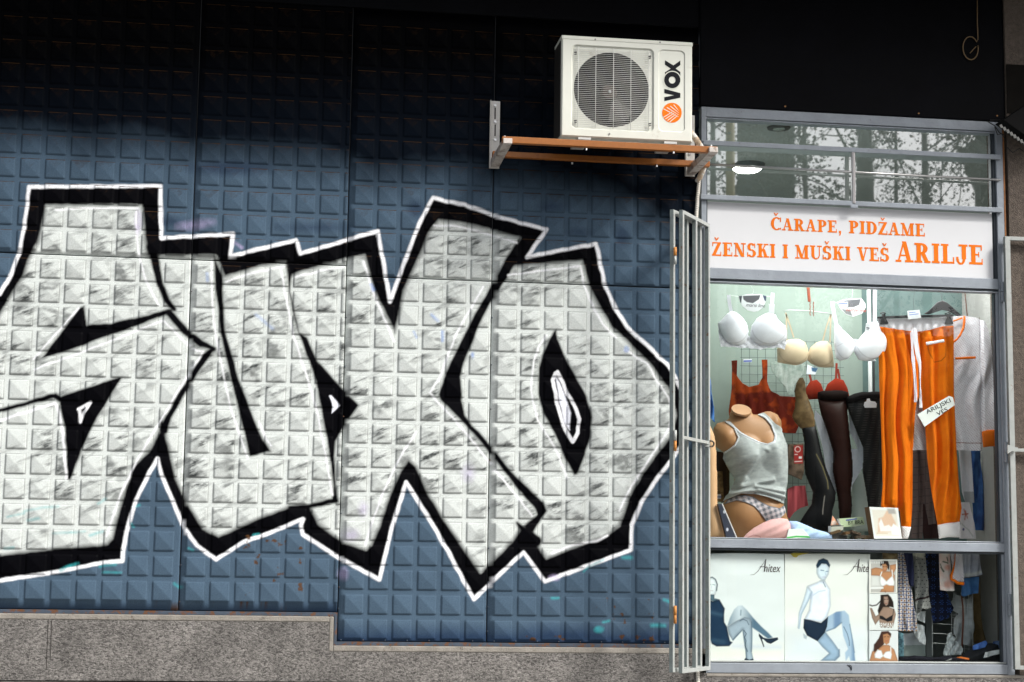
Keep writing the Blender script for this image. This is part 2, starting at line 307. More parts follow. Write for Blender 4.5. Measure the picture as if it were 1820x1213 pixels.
FADE = [(-200, 255), (0, 262), (90, 258), (150, 276), (230, 270), (300, 280), (380, 296), (450, 288), (520, 300), (600, 306), (650, 328), (700, 336), (780, 322), (860, 326), (930, 336), (1000, 348), (1060, 356), (1120, 392), (1180, 430), (1240, 470)]
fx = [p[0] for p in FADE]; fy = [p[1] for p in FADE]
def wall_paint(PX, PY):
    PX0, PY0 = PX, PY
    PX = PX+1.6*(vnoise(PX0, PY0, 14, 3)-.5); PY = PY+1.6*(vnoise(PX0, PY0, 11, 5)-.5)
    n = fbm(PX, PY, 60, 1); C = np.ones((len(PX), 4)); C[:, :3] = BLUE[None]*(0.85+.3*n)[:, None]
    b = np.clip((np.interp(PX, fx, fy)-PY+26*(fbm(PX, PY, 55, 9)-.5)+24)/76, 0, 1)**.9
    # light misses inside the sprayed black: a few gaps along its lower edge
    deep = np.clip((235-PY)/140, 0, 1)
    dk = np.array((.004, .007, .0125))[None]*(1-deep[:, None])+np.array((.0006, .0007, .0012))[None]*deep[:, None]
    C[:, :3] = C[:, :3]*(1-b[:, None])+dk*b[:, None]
    # navy spray along the lowest row
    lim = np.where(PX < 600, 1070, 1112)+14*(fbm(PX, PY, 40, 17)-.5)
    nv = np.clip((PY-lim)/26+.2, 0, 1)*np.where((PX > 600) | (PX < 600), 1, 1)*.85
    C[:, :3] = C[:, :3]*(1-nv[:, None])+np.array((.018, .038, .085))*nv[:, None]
    for cx, cy, rx, ry in ((982, 368, 22, 8), (300, 395, 30, 8), (345, 425, 40, 5), (560, 405, 60, 6), (1105, 420, 12, 18), (1030, 414, 16, 6), (740, 372, 14, 16), (410, 300, 70, 12)):
        a = .6*cover(PX, PY, ('e', cx, cy, rx, ry, 0, 0, 12)); C[:, :3] = C[:, :3]*(1-a[:, None])+np.array((.02, .035, .07))*a[:, None]
    sil = np.zeros(len(PX))
    def lay(a, col, s_=0.):
        nonlocal sil
        C[:, :3] = C[:, :3]*(1-a[:, None])+np.array(col)*a[:, None]; sil = sil*(1-a)+s_*a
    lay(cover(PX, PY, ('p', OUT, 0, 7.)), BLK)
    # halo of dust around the outline
    lay(cover(PX, PY, ('p', SILV, 0, 9.)), SIL, 1.)
    for L in BLKS: lay(.30*cover(PX, PY, L+(0, 20.))*fbm(PX, PY, 30, 55)*1.5, BLK, .3)
    for L in BLKS:
        L = L+(0, 4.6); lay(cover(PX, PY, L), BLK)
    for pts, wd, sf in WL: lay(.85*cover(PX, PY, ('l', pts, wd*1.15, 0, sf)), WHT)
    lay(cover(PX, PY, ('l', OUT[1:31]+[OUT[31]]+OUT[32:-1], 6.8, 0, 3.)), WHT)
    for L in SPOTW: lay(cover(PX, PY, ('p', L[1], 0, L[2])), (.8, .82, .9))
    for L in TINT:
        a = .55*cover(PX, PY, L)*(.4+.9*fbm(PX, PY, 9, 31)); a = np.clip(a, 0, 1); lay(a, L[-2], 0)
    # rust where the spray has chipped
    def rust(x0, x1, y0, y1, th, sd_=40):
        m = np.clip(np.minimum(np.minimum(PX-x0, x1-PX)/30, np.minimum(PY-y0, y1-PY)/12), 0, 1)
        a = np.clip((fbm(PX*1.0, PY, 13, sd_)*m-th)/.05, 0, 1)*m; lay(.9*a, (.085, .040, .016), 0)
    rust(405, 565, 940, 1092, .665); rust(300, 330, 930, 1085, .66); rust(200, 620, 1058, 1096, .66, 50); rust(860, 1190, 1118, 1150, .61, 60); rust(1010, 1190, 1050, 1120, .70, 70); rust(660, 690, 1100, 1120, .5, 71); rust(560, 612, 1010, 1180, .62, 72)
    C[:, 3] = sil; return C

def wall_material():
    m = bpy.data.materials.new('painted pressed steel'); m.use_nodes = True; t = m.node_tree; b = t.nodes["Principled BSDF"]; N = t.nodes.new; L = t.links.new
    a = N('ShaderNodeAttribute'); a.attribute_name = 'col'; co = N('ShaderNodeTexCoord').outputs['Object']; geo = N('ShaderNodeNewGeometry')
    def noise(sc, det, scale=(1, 1, 1), rot=0, ro=.6):
        m0 = N('ShaderNodeMapping'); m0.inputs['Rotation'].default_value = (0, rot, 0); L(co, m0.inputs[0]); mp = N('ShaderNodeMapping'); mp.inputs['Scale'].default_value = scale; L(m0.outputs[0], mp.inputs[0])
        n = N('ShaderNodeTexNoise'); n.inputs['Scale'].default_value = sc; n.inputs['Detail'].default_value = det; n.inputs['Roughness'].default_value = ro; L(mp.outputs[0], n.inputs['Vector']); return n.outputs[0]
    def rng(v, a0, a1, b0=0., b1=1.):
        r = N('ShaderNodeMapRange'); r.interpolation_type = 'SMOOTHSTEP'; L(v, r.inputs[0]); r.inputs[1].default_value = a0; r.inputs[2].default_value = a1; r.inputs[3].default_value = b0; r.inputs[4].default_value = b1; return r.outputs[0]
    def mul(x, y):
        q = N('ShaderNodeMath'); q.operation = 'MULTIPLY'
        for i, v in enumerate((x, y)):
            if isinstance(v, (int, float)): q.inputs[i].default_value = v
            else: L(v, q.inputs[i])
        return q.outputs[0]
    def mix(f, c0, c1, mode='MIX'):
        x = N('ShaderNodeMix'); x.data_type = 'RGBA'; x.blend_type = mode
        if isinstance(f, (int, float)): x.inputs[0].default_value = f
        else: L(f, x.inputs[0])
        for i, v in ((6, c0), (7, c1)):
            if isinstance(v, tuple): x.inputs[i].default_value = (*v, 1)
            else: L(v, x.inputs[i])
        return x.outputs[2]
    src = a.outputs['Color']; sil = a.outputs['Alpha']
    # thin silver spray over black undercoat: slanting smudges and soft blotches
    streak = rng(noise(6.0, 5, (.9, 1, 3.4), rad(24), .6), .47, .66); blot = rng(noise(7.5, 2, (1, 1, 1.6), rad(14)), .50, .66); gate = rng(noise(2.2, 3), .34, .58)
    sm = mul(mul(streak, gate), 1.); sb = mul(mul(blot, rng(noise(2.3, 1), .45, .6)), .68)
    ad = N('ShaderNodeMath'); ad.operation = 'MAXIMUM'; L(sm, ad.inputs[0]); L(sb, ad.inputs[1])
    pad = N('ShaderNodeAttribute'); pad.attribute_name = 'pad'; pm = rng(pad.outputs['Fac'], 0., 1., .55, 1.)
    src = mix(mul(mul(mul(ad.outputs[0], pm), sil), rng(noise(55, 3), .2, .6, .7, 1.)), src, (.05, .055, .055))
    fine = rng(noise(220, 4), .35, .65, .86, 1.12); src = mix(1., src, fine, 'MULTIPLY')
    # brown dust and rust that lies on the upward faces of the pressed pads
    sx = N('ShaderNodeSeparateXYZ'); L(geo.outputs['True Normal'], sx.inputs[0])
    up = rng(sx.outputs['Z'], .28, .5); inv = N('ShaderNodeMath'); inv.operation = 'SUBTRACT'; inv.inputs[0].default_value = 1; L(sil, inv.inputs[1])
    sp = N('ShaderNodeSeparateXYZ'); L(geo.outputs['Position'], sp.inputs[0]); hi = rng(sp.outputs['Z'], 3.1, 4.0)
    src = mix(mul(mul(up, rng(noise(14, 4), .35, .6, .25, 1.)), mul(inv.outputs[0], hi)), src, (.055, .028, .012))
    slope = rng(sx.outputs['Z'], .12, .2); src = mix(mul(mul(slope, mul(rng(noise(40, 5), .4, .7), .45)), mul(inv.outputs[0], hi)), src, (.035, .018, .008))
    rs = rng(noise(60, 6, ro=.75), .70, .74); src = mix(mul(rs, .6), src, (.10, .045, .015))
    L(src, b.inputs['Base Color']); b.inputs['Roughness'].default_value = .5; b.inputs['Specular IOR Level'].default_value = .025
    bp = N('ShaderNodeBump'); bp.inputs['Strength'].default_value = .10; bp.inputs['Distance'].default_value = .004; L(noise(90, 4), bp.inputs['Height']); L(bp.outputs[0], b.inputs['Normal'])
    return m
M_wall = wall_material()
P = .15; PAD = .119
def cuts(lo, hi, lefts):
    """sample coordinates across one panel: pad edges are sampled sharply"""
    s_ = {round(lo, 5), round(lo+.004, 5), round(hi-.004, 5), round(hi, 5)}
    for l in lefts:
        for q in np.concatenate([[l-.001, l+.0055], np.linspace(l+.0105, l+PAD-.0105, 21), [l+PAD-.0055, l+PAD+.001], np.linspace(l+PAD+.006, l+P-.006, 4)]):
            if lo+.005 < q < hi-.005: s_.add(round(float(q), 5))
    return np.array(sorted(s_))
def profile(u, lefts, lo, hi):
    """for each coordinate: 0..1 pad plateau amount and distance to the pad edge"""
    best = np.full(u.shape, -1.)
    for l in lefts:
        d = np.minimum(u-l, l+PAD-u)
        best = np.maximum(best, d)
    return best
wall = empty('graffiti_wall', (2.1, 0, 1.16), 'blue pressed metal wall covered by a big silver, black and white graffiti piece', 'wall')
def panel(x0, x1, zlo, zhi, xl, zl):
    cx = cuts(x0, x1, xl); cz = cuts(zlo, zhi, zl); X, Z = np.meshgrid(cx, cz); dx = profile(X, xl, x0, x1); dz = profile(Z, zl, zlo, zhi); d = np.minimum(dx, dz)
    h = .0092*np.clip(d/.005, 0, 1)+.0088*np.clip((d-.006)/(PAD/2-.006), 0, 1)
    e = np.minimum(np.minimum(X-x0, x1-X), np.minimum(Z-zlo, zhi-Z)); h = np.where(e < .001, -.016, h)
    h = h+.0040*(vnoise(X*100, Z*100, 38, 77)-.5)+.0012*(vnoise(X*100, Z*100, 9, 78)-.5)
    V = np.stack([X.ravel(), -h.ravel(), Z.ravel()], 1); n = len(cx); J, I = np.meshgrid(np.arange(len(cz)-1), np.arange(n-1), indexing='ij'); k = (J*n+I).ravel()
    me = np_mesh('panel', V-wloc(wall), np.stack([k, k+1, k+n+1, k+n], 1))
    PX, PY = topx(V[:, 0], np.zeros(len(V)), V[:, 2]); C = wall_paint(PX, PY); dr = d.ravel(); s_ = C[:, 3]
    zz = Z.ravel(); crease = np.clip(1-np.abs(dr)/.0036, 0, 1)*np.clip(.25+1.1*fbm(PX, PY, 22, 91), 0, 1); C[:, :3] *= (1-crease*(.36+.42*s_))[:, None]      # darker, uneven lines along the pressed creases
    C[:, :3] *= (1-s_*.10*np.clip(dr/.004, 0, 1)*(.5+fbm(PX, PY, 70, 93)))[:, None]                                        # silver slightly darker on the pads than on the ribs
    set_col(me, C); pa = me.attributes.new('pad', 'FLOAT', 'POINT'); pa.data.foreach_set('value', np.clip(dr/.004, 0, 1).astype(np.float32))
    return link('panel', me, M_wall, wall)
XA = [-.119+.15*i for i in range(-6, 8)]; XB = [1.2418-.119+.15*i for i in range(7)]; XC = [2.2051-.119+.15*i for i in range(6)]; XD = [3.1324-.119+.15*i for i in range(9)]
ZA1 = [4.6955-.119-.15*k for k in range(-3, 8)]; ZC1 = [4.7677-.119-.15*k for k in range(-2, 9)]
ZA0 = [1.4036+.15*k for k in range(14)]; ZC0 = [1.188+.15*k for k in range(15)]
TOPZ = 5.18; g_ = .0022
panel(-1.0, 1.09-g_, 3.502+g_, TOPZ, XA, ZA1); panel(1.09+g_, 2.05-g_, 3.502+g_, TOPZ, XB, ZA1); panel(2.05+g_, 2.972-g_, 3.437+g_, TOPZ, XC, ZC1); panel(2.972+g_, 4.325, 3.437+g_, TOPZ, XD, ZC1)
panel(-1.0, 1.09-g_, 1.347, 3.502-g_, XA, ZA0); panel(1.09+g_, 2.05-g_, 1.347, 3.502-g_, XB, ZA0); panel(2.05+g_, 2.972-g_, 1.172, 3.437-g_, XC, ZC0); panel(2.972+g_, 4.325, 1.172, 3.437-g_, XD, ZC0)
M_dark = mat('dark steel', (.015, .017, .02), .6, noise=.2); M_rusty = mat('rusty trim', (.05, .07, .10), .6, stain=((.13, .05, .015), 18, .5, .95), noise=.3)
MB().box(-1.0, 4.32, .018, .03, 1.165, TOPZ).build('backing_sheet', M_dark, wall)
b_ = MB().box(-1.0, 2.03, -.004, .016, 1.322, 1.345); b_.box(2.03, 2.048, -.004, .016, 1.147, 1.345); b_.box(2.048, 4.32, -.004, .016, 1.147, 1.170); b_.build('bottom_trim', M_rusty, wall, bevel=.002)
def rivet(x, z, r=.0045): return MB().tube([(x, -.003, z), (x, -.008, z), (x, -.0105, z)], [r, r*.9, r*.3], 8).build('rivet', M_rusty, wall, smooth=True)
rv = [(1.09, 1.40), (1.09, 1.62), (1.09, 2.10), (1.09, 2.75), (1.09, 3.30), (2.05, 1.37), (2.05, 1.5), (2.05, 1.66), (2.05, 1.95), (2.05, 2.24), (2.05, 2.55), (2.05, 2.86), (2.05, 3.17), (2.972, 1.24), (2.972, 1.39), (2.972, 1.54), (2.972, 1.75), (2.972, 2.0), (2.972, 2.3), (2.972, 2.62), (2.972, 2.9), (2.972, 3.2)]+[(2.07+.135*k, 1.180) for k in range(16)]
for x, z in rv: rivet(x+.004, z)

# ------------------------------------------------------------------ plinth of coarse dressed stone
def stone_material(name, col, dark, sc=1.):
    m = bpy.data.materials.new(name); m.use_nodes = True; t = m.node_tree; b = t.nodes["Principled BSDF"]; N = t.nodes.new; L = t.links.new
    co = N('ShaderNodeTexCoord').outputs['Object']
    mp = N('ShaderNodeMapping'); mp.inputs['Scale'].default_value = (.8, 1, 1.5); mp.inputs['Rotation'].default_value = (0, rad(-14), 0); L(co, mp.inputs[0])
    n1 = N('ShaderNodeTexNoise'); n1.inputs['Scale'].default_value = 74*sc; n1.inputs['Detail'].default_value = 5; n1.inputs['Roughness'].default_value = .65; n1.inputs['Distortion'].default_value = .8; L(mp.outputs[0], n1.inputs['Vector'])
    n2 = N('ShaderNodeTexNoise'); n2.inputs['Scale'].default_value = 3.5; n2.inputs['Detail'].default_value = 7; L(co, n2.inputs['Vector'])
    cr = N('ShaderNodeValToRGB'); cr.color_ramp.elements[0].position = .38; cr.color_ramp.elements[0].color = (*dark, 1); cr.color_ramp.elements[1].position = .64; cr.color_ramp.elements[1].color = (*col, 1); L(n1.outputs[0], cr.inputs[0])
    mr = N('ShaderNodeMapRange'); mr.inputs[1].default_value = .3; mr.inputs[2].default_value = .7; mr.inputs[3].default_value = .68; mr.inputs[4].default_value = 1.25; L(n2.outputs[0], mr.inputs[0])
    mx = N('ShaderNodeMix'); mx.data_type = 'RGBA'; mx.blend_type = 'MULTIPLY'; mx.inputs[0].default_value = 1; L(cr.outputs[0], mx.inputs[6]); L(mr.outputs[0], mx.inputs[7]); L(mx.outputs[2], b.inputs['Base Color'])
    bp = N('ShaderNodeBump'); bp.inputs['Strength'].default_value = 1.; bp.inputs['Distance'].default_value = .012; L(n1.outputs[0], bp.inputs['Height']); L(bp.outputs[0], b.inputs['Normal'])
    b.inputs['Roughness'].default_value = .9; return m
M_stone = stone_material('rough stone', (.30, .282, .265), (.060, .056, .052)); M_smooth = mat('dressed margin', (.26, .24, .21), .85, noise=.25, nscale=14, bump=.5, bscale=120, stain=((.08, .06, .04), 30, .58, .7))
M_darkgap = mat('joint', (.05, .045, .04), .9)
pl = empty('stone_plinth', (1.5, -.05, 0), 'grey roughly dressed stone base along the bottom of the graffiti wall', 'wall')
MB().box(-3.0, 2.018, -.03, .15, .93, 1.288).build('stone_block', M_stone, pl)
MB().box(2.018, 4.36, -.03, .15, .93, 1.112).build('stone_block', M_stone, pl)
MB().box(4.36, 9, -.03, .15, .93, .972).build('stone_block', M_stone, pl)
MB().box(-3.0, 9, -.03, .15, 0, .921).build('stone_block', mat('grey stone', (.27, .25, .23), .85, noise=.3, nscale=10, bump=.7, bscale=110), pl)
MB().box(-3.0, 9, .0, .14, .918, .933).build('joint', M_darkgap, pl)
mg = MB().box(-3.0, 2.0, -.034, .12, 1.288, 1.3215); mg.box(2.0, 2.026, -.034, .12, 1.112, 1.3215); mg.box(2.026, 4.36, -.034, .12, 1.112, 1.1465); mg.box(4.36, 9, -.034, .12, .972, .992)
mg.build('margin', M_smooth, pl, bevel=.006)
ck = MB()
for x, za, zb in ((.33, 1.288, .99), (.35, 1.285, 1.05)):
    ck.add([(x-.002, -.0325, za), (x+.002, -.0325, za), (x+.004, -.0325, zb), (x, -.0325, zb)], [(0, 1, 2, 3)])
ck.build('crack', M_darkgap, pl)
# ------------------------------------------------------------------ upper facade, canopy, pillar
M_black = mat('black painted board', (.0016, .0018, .003), .5, noise=.4, nscale=3, bump=.08, bscale=40, spec=.05)
fb = empty('black_fascia_board', (5.35, 0, 4.65), 'smooth black painted board above the shop window', 'fascia')
MB().box(4.327, 6.428, -.02, .1, 4.648, TOPZ+.6).build('board', M_black, fb, bevel=.004)
M_brs = mat('old brass', (.25, .13, .05), .5, .6)
for x, z in ((4.9, 4.672), (5.82, 4.672), (6.37, 4.685)): MB().cyl((x, -.02, z), .006, -.004, 1, 8).build('screw', M_brs, fb)
ub = MB().box(-3, 4.325, 0, .2, TOPZ+.002, TOPZ+.6).build('upper_wall', M_black); tag(ub, 'plain dark band of wall directly above the graffiti panels', 'wall')
cn = MB().box(-3.2, 9.5, -1.25, .3, TOPZ+.602, TOPZ+.85).build('canopy', mat('dark concrete', (.06, .055, .05), .9, noise=.3, bump=.4)); tag(cn, 'dark projecting slab over the whole shopfront', 'canopy')
M_brown = mat('brown roughcast', (.115, .092, .075), .95, noise=.35, nscale=45, bump=1., bscale=150)
pr_ = empty('brown_pillar', (6.9, -.02, 0), 'brown roughcast pillar at the right edge of the shop window', 'pillar')
MB().box(6.432, 9, -.035, .3, .992, TOPZ+.6).build('pillar_face', M_brown, pr_)
bw = MB().box(-3, -1.0, 0, .2, 1.345, TOPZ).build('side_wall', M_brown); tag(bw, 'plain wall continuing left of the graffiti', 'wall')

MB().box(6.434, 9, -.041, -.0352, at(1800, 205, 0)[2], at(1800, 118, 0)[2]).build('dark_patch', mat('dark patch', (.008, .007, .006), .7, noise=.4, nscale=6, spec=.05), pr_, bevel=.002)  # thin dark patch across the upper pillar
# dark tilted floodlight box on the pillar
fl = empty('floodlight', at(1795, 240, -.15), 'dark slanting lamp box with a ribbed edge high on the brown pillar', 'lamp')
q = MB(); A0, A1 = at(1772, 222, -.12), at(1822, 262, -.12); B0, B1 = at(1803, 200, -.16), at(1850, 245, -.16)
q.prism([at(1768, 222, -.09), at(1806, 196, -.09), at(1870, 250, -.09), at(1832, 268, -.09)], (0, -.13, 0)); q.build('housing', mat('black plastic', (.004, .004, .004), .6, spec=.08), fl, bevel=.006)
q = MB()
for k in range(9):
    a = k/9; q.beam(at(1778+54*a, 222+40*a, -.225), at(1781+54*a, 228+40*a, -.225), .016, .01, (1, 0, .6))
q.build('ribs', mat('grey plastic', (.16, .16, .15), .5), fl)
q = MB()
for k, pts in enumerate([[(1755, 216), (1768, 224), (1776, 236), (1784, 240)], [(1768, 226), (1773, 240), (1780, 238), (1786, 246)], [(1790, 262), (1800, 272), (1812, 264), (1820, 270)], [(1760, 214), (1780, 214), (1800, 205), (1818, 196)]]):
    q.tube([at(x, y, -.1) for x, y in pts], .0035, 6)
q.build('cable', mat('black cable', (.01, .01, .01), .5), fl)
q = MB().tube([at(1725+13*math.cos(t*.35)+4*math.sin(t*.35), 86+20*math.sin(t*.35)-5*math.cos(t*.35), -.03) for t in range(18)]+[at(1738, 70, -.03), at(1737, 40, -.03), at(1737, -20, -.03)], .0036, 8)
q.tube([at(1724, 95, -.035), at(1730, 88, -.035), at(1735, 83, -.035)], .003, 6)
tag(q.build('wire_loop', mat('straw coloured wire', (.20, .13, .06), .5), smooth=True), 'loose yellowish wire loop hanging in front of the black fascia', 'wire')

# ------------------------------------------------------------------ air conditioner on its bracket
YA = -.55; za = zf(840, 40, 3.957)
def A(x, y, Y=YA): return at(840+x/3.957, 40+y/3.957, Y)
M_ac = mat('cream enamel', (.66, .67, .60), .38, noise=.035, nscale=6, bump=.05, bscale=12, stain=((.36, .30, .20), 7, .60, .35)); M_ac2 = mat('cream enamel in recess', (.58, .59, .52), .45, noise=.06)
M_holes = mat('black inside', (.006, .006, .006), .7)
ac = empty('air_conditioner', (3.72, -.4, 4.262), 'white outdoor air conditioner with round fan grille and orange and black logo', 'air conditioner')
ax0, az1 = A(628, 100)[0], A(628, 98)[2]; ax1, az0 = A(1545, 845)[0], A(1545, 845)[2]; az1 = .5*(az1+A(1540, 142)[2])
def rr(x0, x1, z0, z1, r, Y, n=8):
    o = []
    for cx, cz, a0 in ((x1-r, z1-r, 0), (x0+r, z1-r, 90), (x0+r, z0+r, 180), (x1-r, z0+r, 270)):
        for k in range(n+1): a = rad(a0+90*k/n); o.append((cx+r*math.cos(a), Y, cz+r*math.sin(a)))
    return o
fc = A(980, 470); fr = (A(1245, 480)[0]-A(716, 460)[0])/2; gx0, gx1 = A(700, 470)[0], A(1270, 470)[0]; gz1, gz0 = A(980, 176)[2], A(980, 754)[2]
def rr(x0, x1, z0, z1, r, Y, n=8, m=9):
    o = []; C4 = ((x1-r, z1-r, 0), (x0+r, z1-r, 90), (x0+r, z0+r, 180), (x1-r, z0+r, 270))
    for i, (cx, cz, a0) in enumerate(C4):
        for k in range(n+1): a = rad(a0+90*k/n); o.append((cx+r*math.cos(a), Y, cz+r*math.sin(a)))
        nx, nz, na = C4[(i+1) % 4]; e = (nx+r*math.cos(rad(na)), nz+r*math.sin(rad(na))); s0 = o[-1]
        for k in range(1, m): o.append((s0[0]+(e[0]-s0[0])*k/m, Y, s0[2]+(e[1]-s0[2])*k/m))
    return o
def ring(outer, inner):
    """strip between two outlines of the same count"""
    n = len(outer); return outer+inner, [(i, (i+1) % n, (i+1) % n+n, i+n) for i in range(n)]
NN = 9
R1 = rr(ax0, ax1, az0, az1, .012, YA)          # rounded front face
def press(a, b): vs, fs = ring(a, b); body.add(vs, fs)
body = MB()
# front face in two fields: grille field and logo field, split at xm
xm = A(1290, 470)[0]
GO = rr(gx0-.006, gx1+.006, gz0-.006, gz1+.006, .034, YA); GI = rr(gx0+.004, gx1-.004, gz0+.004, gz1-.004, .026, YA+.012)
LO = rr(A(1306, 480)[0], A(1494, 480)[0], A(1400, 776)[2]+.004, A(1400, 192)[2]-.002, .03, YA); LI = rr(A(1312, 480)[0]+.001, A(1489, 480)[0]-.001, A(1400, 770)[2]+.005, A(1400, 198)[2]-.003, .026, YA+.006)
def sq(x0, x1, z0, z1, Y): return rr(x0, x1, z0, z1, .0005, Y)
press(sq(ax0+.008, xm, az0+.008, az1-.008, YA), GO); press(GO, GI); press(sq(xm, ax1-.008, az0+.008, az1-.008, YA), LO); press(LO, LI); body.add(LI, [tuple(range(len(LI)))])
F_ = [(ax0+.008, YA, az0+.008), (ax1-.008, YA, az0+.008), (ax1-.008, YA, az1-.008), (ax0+.008, YA, az1-.008)]; F2 = [(ax0, YA+.008, az0), (ax1, YA+.008, az0), (ax1, YA+.008, az1), (ax0, YA+.008, az1)]
vs, fs = ring(F_, F2); body.add(vs, fs); Bk = [(v[0], YA+.25, v[2]) for v in F2]; vs, fs = ring(F2, Bk); body.add(vs, fs); body.add(Bk, [(0, 3, 2, 1)])
# fan field: from the rounded field to the fan mouth
CI = [(fc[0]+fr*math.cos(t), YA+.014, fc[2]+fr*math.sin(t)) for t in [math.atan2(p[2]-fc[2], p[0]-fc[0]) for p in GI]]; press(GI, CI)
body.build('casing', M_ac, ac)
MB().box(ax0-.004, ax0-.0005, YA+.03, YA+.245, az0+.01, az1-.024).build('condenser_coil', mat('dark coil fins', (.012, .011, .010), .6), ac)
N2 = 48; c1 = [(fc[0]+fr*math.cos(2*math.pi*k/N2), YA+.013, fc[2]+fr*math.sin(2*math.pi*k/N2)) for k in range(N2)]; c2 = [(p[0], YA+.13, p[2]) for p in c1]
sh = MB(); vs, fs = ring(c1, c2); sh.add(vs, fs); sh.add(c2, [tuple(range(N2))]); sh.build('fan_shroud', mat('dark shroud', (.02, .019, .017), .6), ac, smooth=False)
fan = MB()
for k in range(3):
    a0 = rad(40+120*k); pts = []
    for i, (r_, da) in enumerate([(.04, 0), (.10, -8), (.19, -14), (.205, 18), (.19, 44), (.10, 40), (.04, 55)]):
        a = a0+rad(da); pts.append((fc[0]+r_*math.cos(a), YA+.075+.04*(da-15)/60, fc[2]+r_*math.sin(a)))
    fan.ngon(pts)
fo = fan.build('fan_blades', mat('grey fan', (.022, .020, .018), .6), ac, solid=.004)
MB().tube([(fc[0]-.005, YA+.09, fc[2]-.004), (fc[0]-.005, YA+.05, fc[2]-.004)], [.055, .045], 24).build('fan_hub', mat('brown hub', (.05, .032, .022), .5), ac)
MB().tube([(fc[0]-.005, YA+.05, fc[2]-.004), (fc[0]-.005, YA+.035, fc[2]-.004)], [.011, .008], 12).build('fan_nut', mat('zinc', (.6, .6, .6), .3, .8), ac)
gr = MB(); n_h = 42
for k in range(n_h):
    z = gz0+.012+(gz1-gz0-.024)*k/(n_h-1); e = min(z-gz0, gz1-z); ins = .012+(.02-math.sqrt(max(.02**2-(.02-e)**2, 0)) if e < .02 else 0)
    gr.tube([(gx0+ins, YA+.008, z), (gx0+ins+.006, YA-.001, z), (gx1-ins-.006, YA-.001, z), (gx1-ins, YA+.008, z)], .0014, 5, False)
for x in (742, 865, 990, 1112, 1238):
    X = A(x, 460)[0]; gr.tube([(X, YA+.006, gz0+.006), (X, YA-.003, gz0+.012), (X, YA-.003, gz1-.012), (X, YA+.006, gz1-.006)], .0019, 6, False)
gr.build('fan_grille', mat('white wire', (.62, .63, .60), .35), ac, smooth=True)
M_clip = mat('dark clip', (.08, .08, .08), .5)
for x, y in ((722, 215), (1245, 243), (722, 695), (1245, 717)):
    cl = MB(); c = A(x, y); cl.tube([(c[0]-.008, YA-.006, c[2]), (c[0]+.008, YA-.006, c[2]+.004)], .004, 6); cl.tube([(c[0]-.006, YA-.006, c[2]-.012), (c[0]+.008, YA-.006, c[2]-.008)], .003, 6); cl.build('clip', M_clip, ac)
ld = MB().box(ax0-.003, ax1+.003, YA-.003, YA+.25, az1-.022, az1+.004); ld.build('lid', M_ac, ac, bevel=.006)
M_scr = mat('grey screw', (.25, .25, .24), .4, .6)
for x, y in ((862, 122), (1317, 142), (962, 785)): c = A(x, y); MB().cyl((c[0], YA-.002, c[2]), .0055, -.003, 1, 10).build('screw', M_scr, ac)
M_galv = mat('galvanised', (.55, .55, .53), .4, .5)
for x in (800, 1405): c = A(x, 835); MB().box(c[0]-.05, c[0]+.03, YA+.005, YA+.27, az0-.014, az0).build('foot', M_galv, ac)
# lettering, read upwards
M_ink = mat('black lettering', (.008, .009, .012), .5, spec=.1); M_or = mat('orange print', (.80, .17, .006), .5, spec=.1)
YL = YA+.0045
def flat(mb, pts, Y): mb.ngon([tuple(A(x, y, Y)) for x, y in pts])
lg = MB()
flat(lg, [(1353, 267), (1353, 298), (1393, 326), (1353, 352), (1353, 383), (1416, 344), (1461, 384), (1461, 350), (1428, 325), (1461, 301), (1461, 269), (1412, 303)], YL)     # X turned
lg.build('letter', M_ink, ac); lg = MB()
o1 = [A(1404+57*math.cos(t*math.pi/16), 406+58*math.sin(t*math.pi/16), YL-.0006) for t in range(32)]; i1 = [A(1404+24*math.cos(t*math.pi/16), 406+25*math.sin(t*math.pi/16), YL-.0006) for t in range(32)]
vs, fs = ring([tuple(p) for p in o1], [tuple(p) for p in i1]); lg.add(vs, fs)
lg.build('letter', M_ink, ac); lg = MB()
flat(lg, [(1349, 468), (1461, 498), (1461, 530), (1349, 554), (1349, 526), (1420, 513), (1349, 498)], YL-.0002)
lg.build('letter', M_ink, ac)
hl = MB(); o2 = [A(1404+64*math.cos(t*math.pi/16), 406+65*math.sin(t*math.pi/16), YL-.0004) for t in range(32)]; vs, fs = ring([tuple(p) for p in o2], [tuple(p) for p in o1]); hl.add([(v[0], YL-.0004, v[2]) for v in vs], fs); hl.build('letter_outline', M_ac2, ac)
dk = MB(); dk.ngon([tuple(A(1402+69*math.cos(t*math.pi/20), 636+70*math.sin(t*math.pi/20), YL)) for t in range(40)]); dk.build('logo_disc', M_or, ac)
st_ = MB()
for k in (0, 1.6, 3.2, 4.8):
    st_.add([tuple(A(*p, YL-.0008)) for p in ((1340+15*k, 610-6*k), (1344+15*k, 606-6*k), (1449, 664-9.2*k), (1449, 668-9.2*k-1))], [(0, 1, 2, 3)])
for k in (0, 1.6, 3.2, 4.8):
    st_.add([tuple(A(*p, YL-.0008)) for p in ((1340+9*k, 667+7*k), (1343+9*k, 671+7*k), (1410+7.5*k-4, 632+5.5*k), (1406+7.5*k-4, 629+5.5*k))], [(0, 1, 2, 3)])
st_.build('logo_stripes', M_ac, ac)

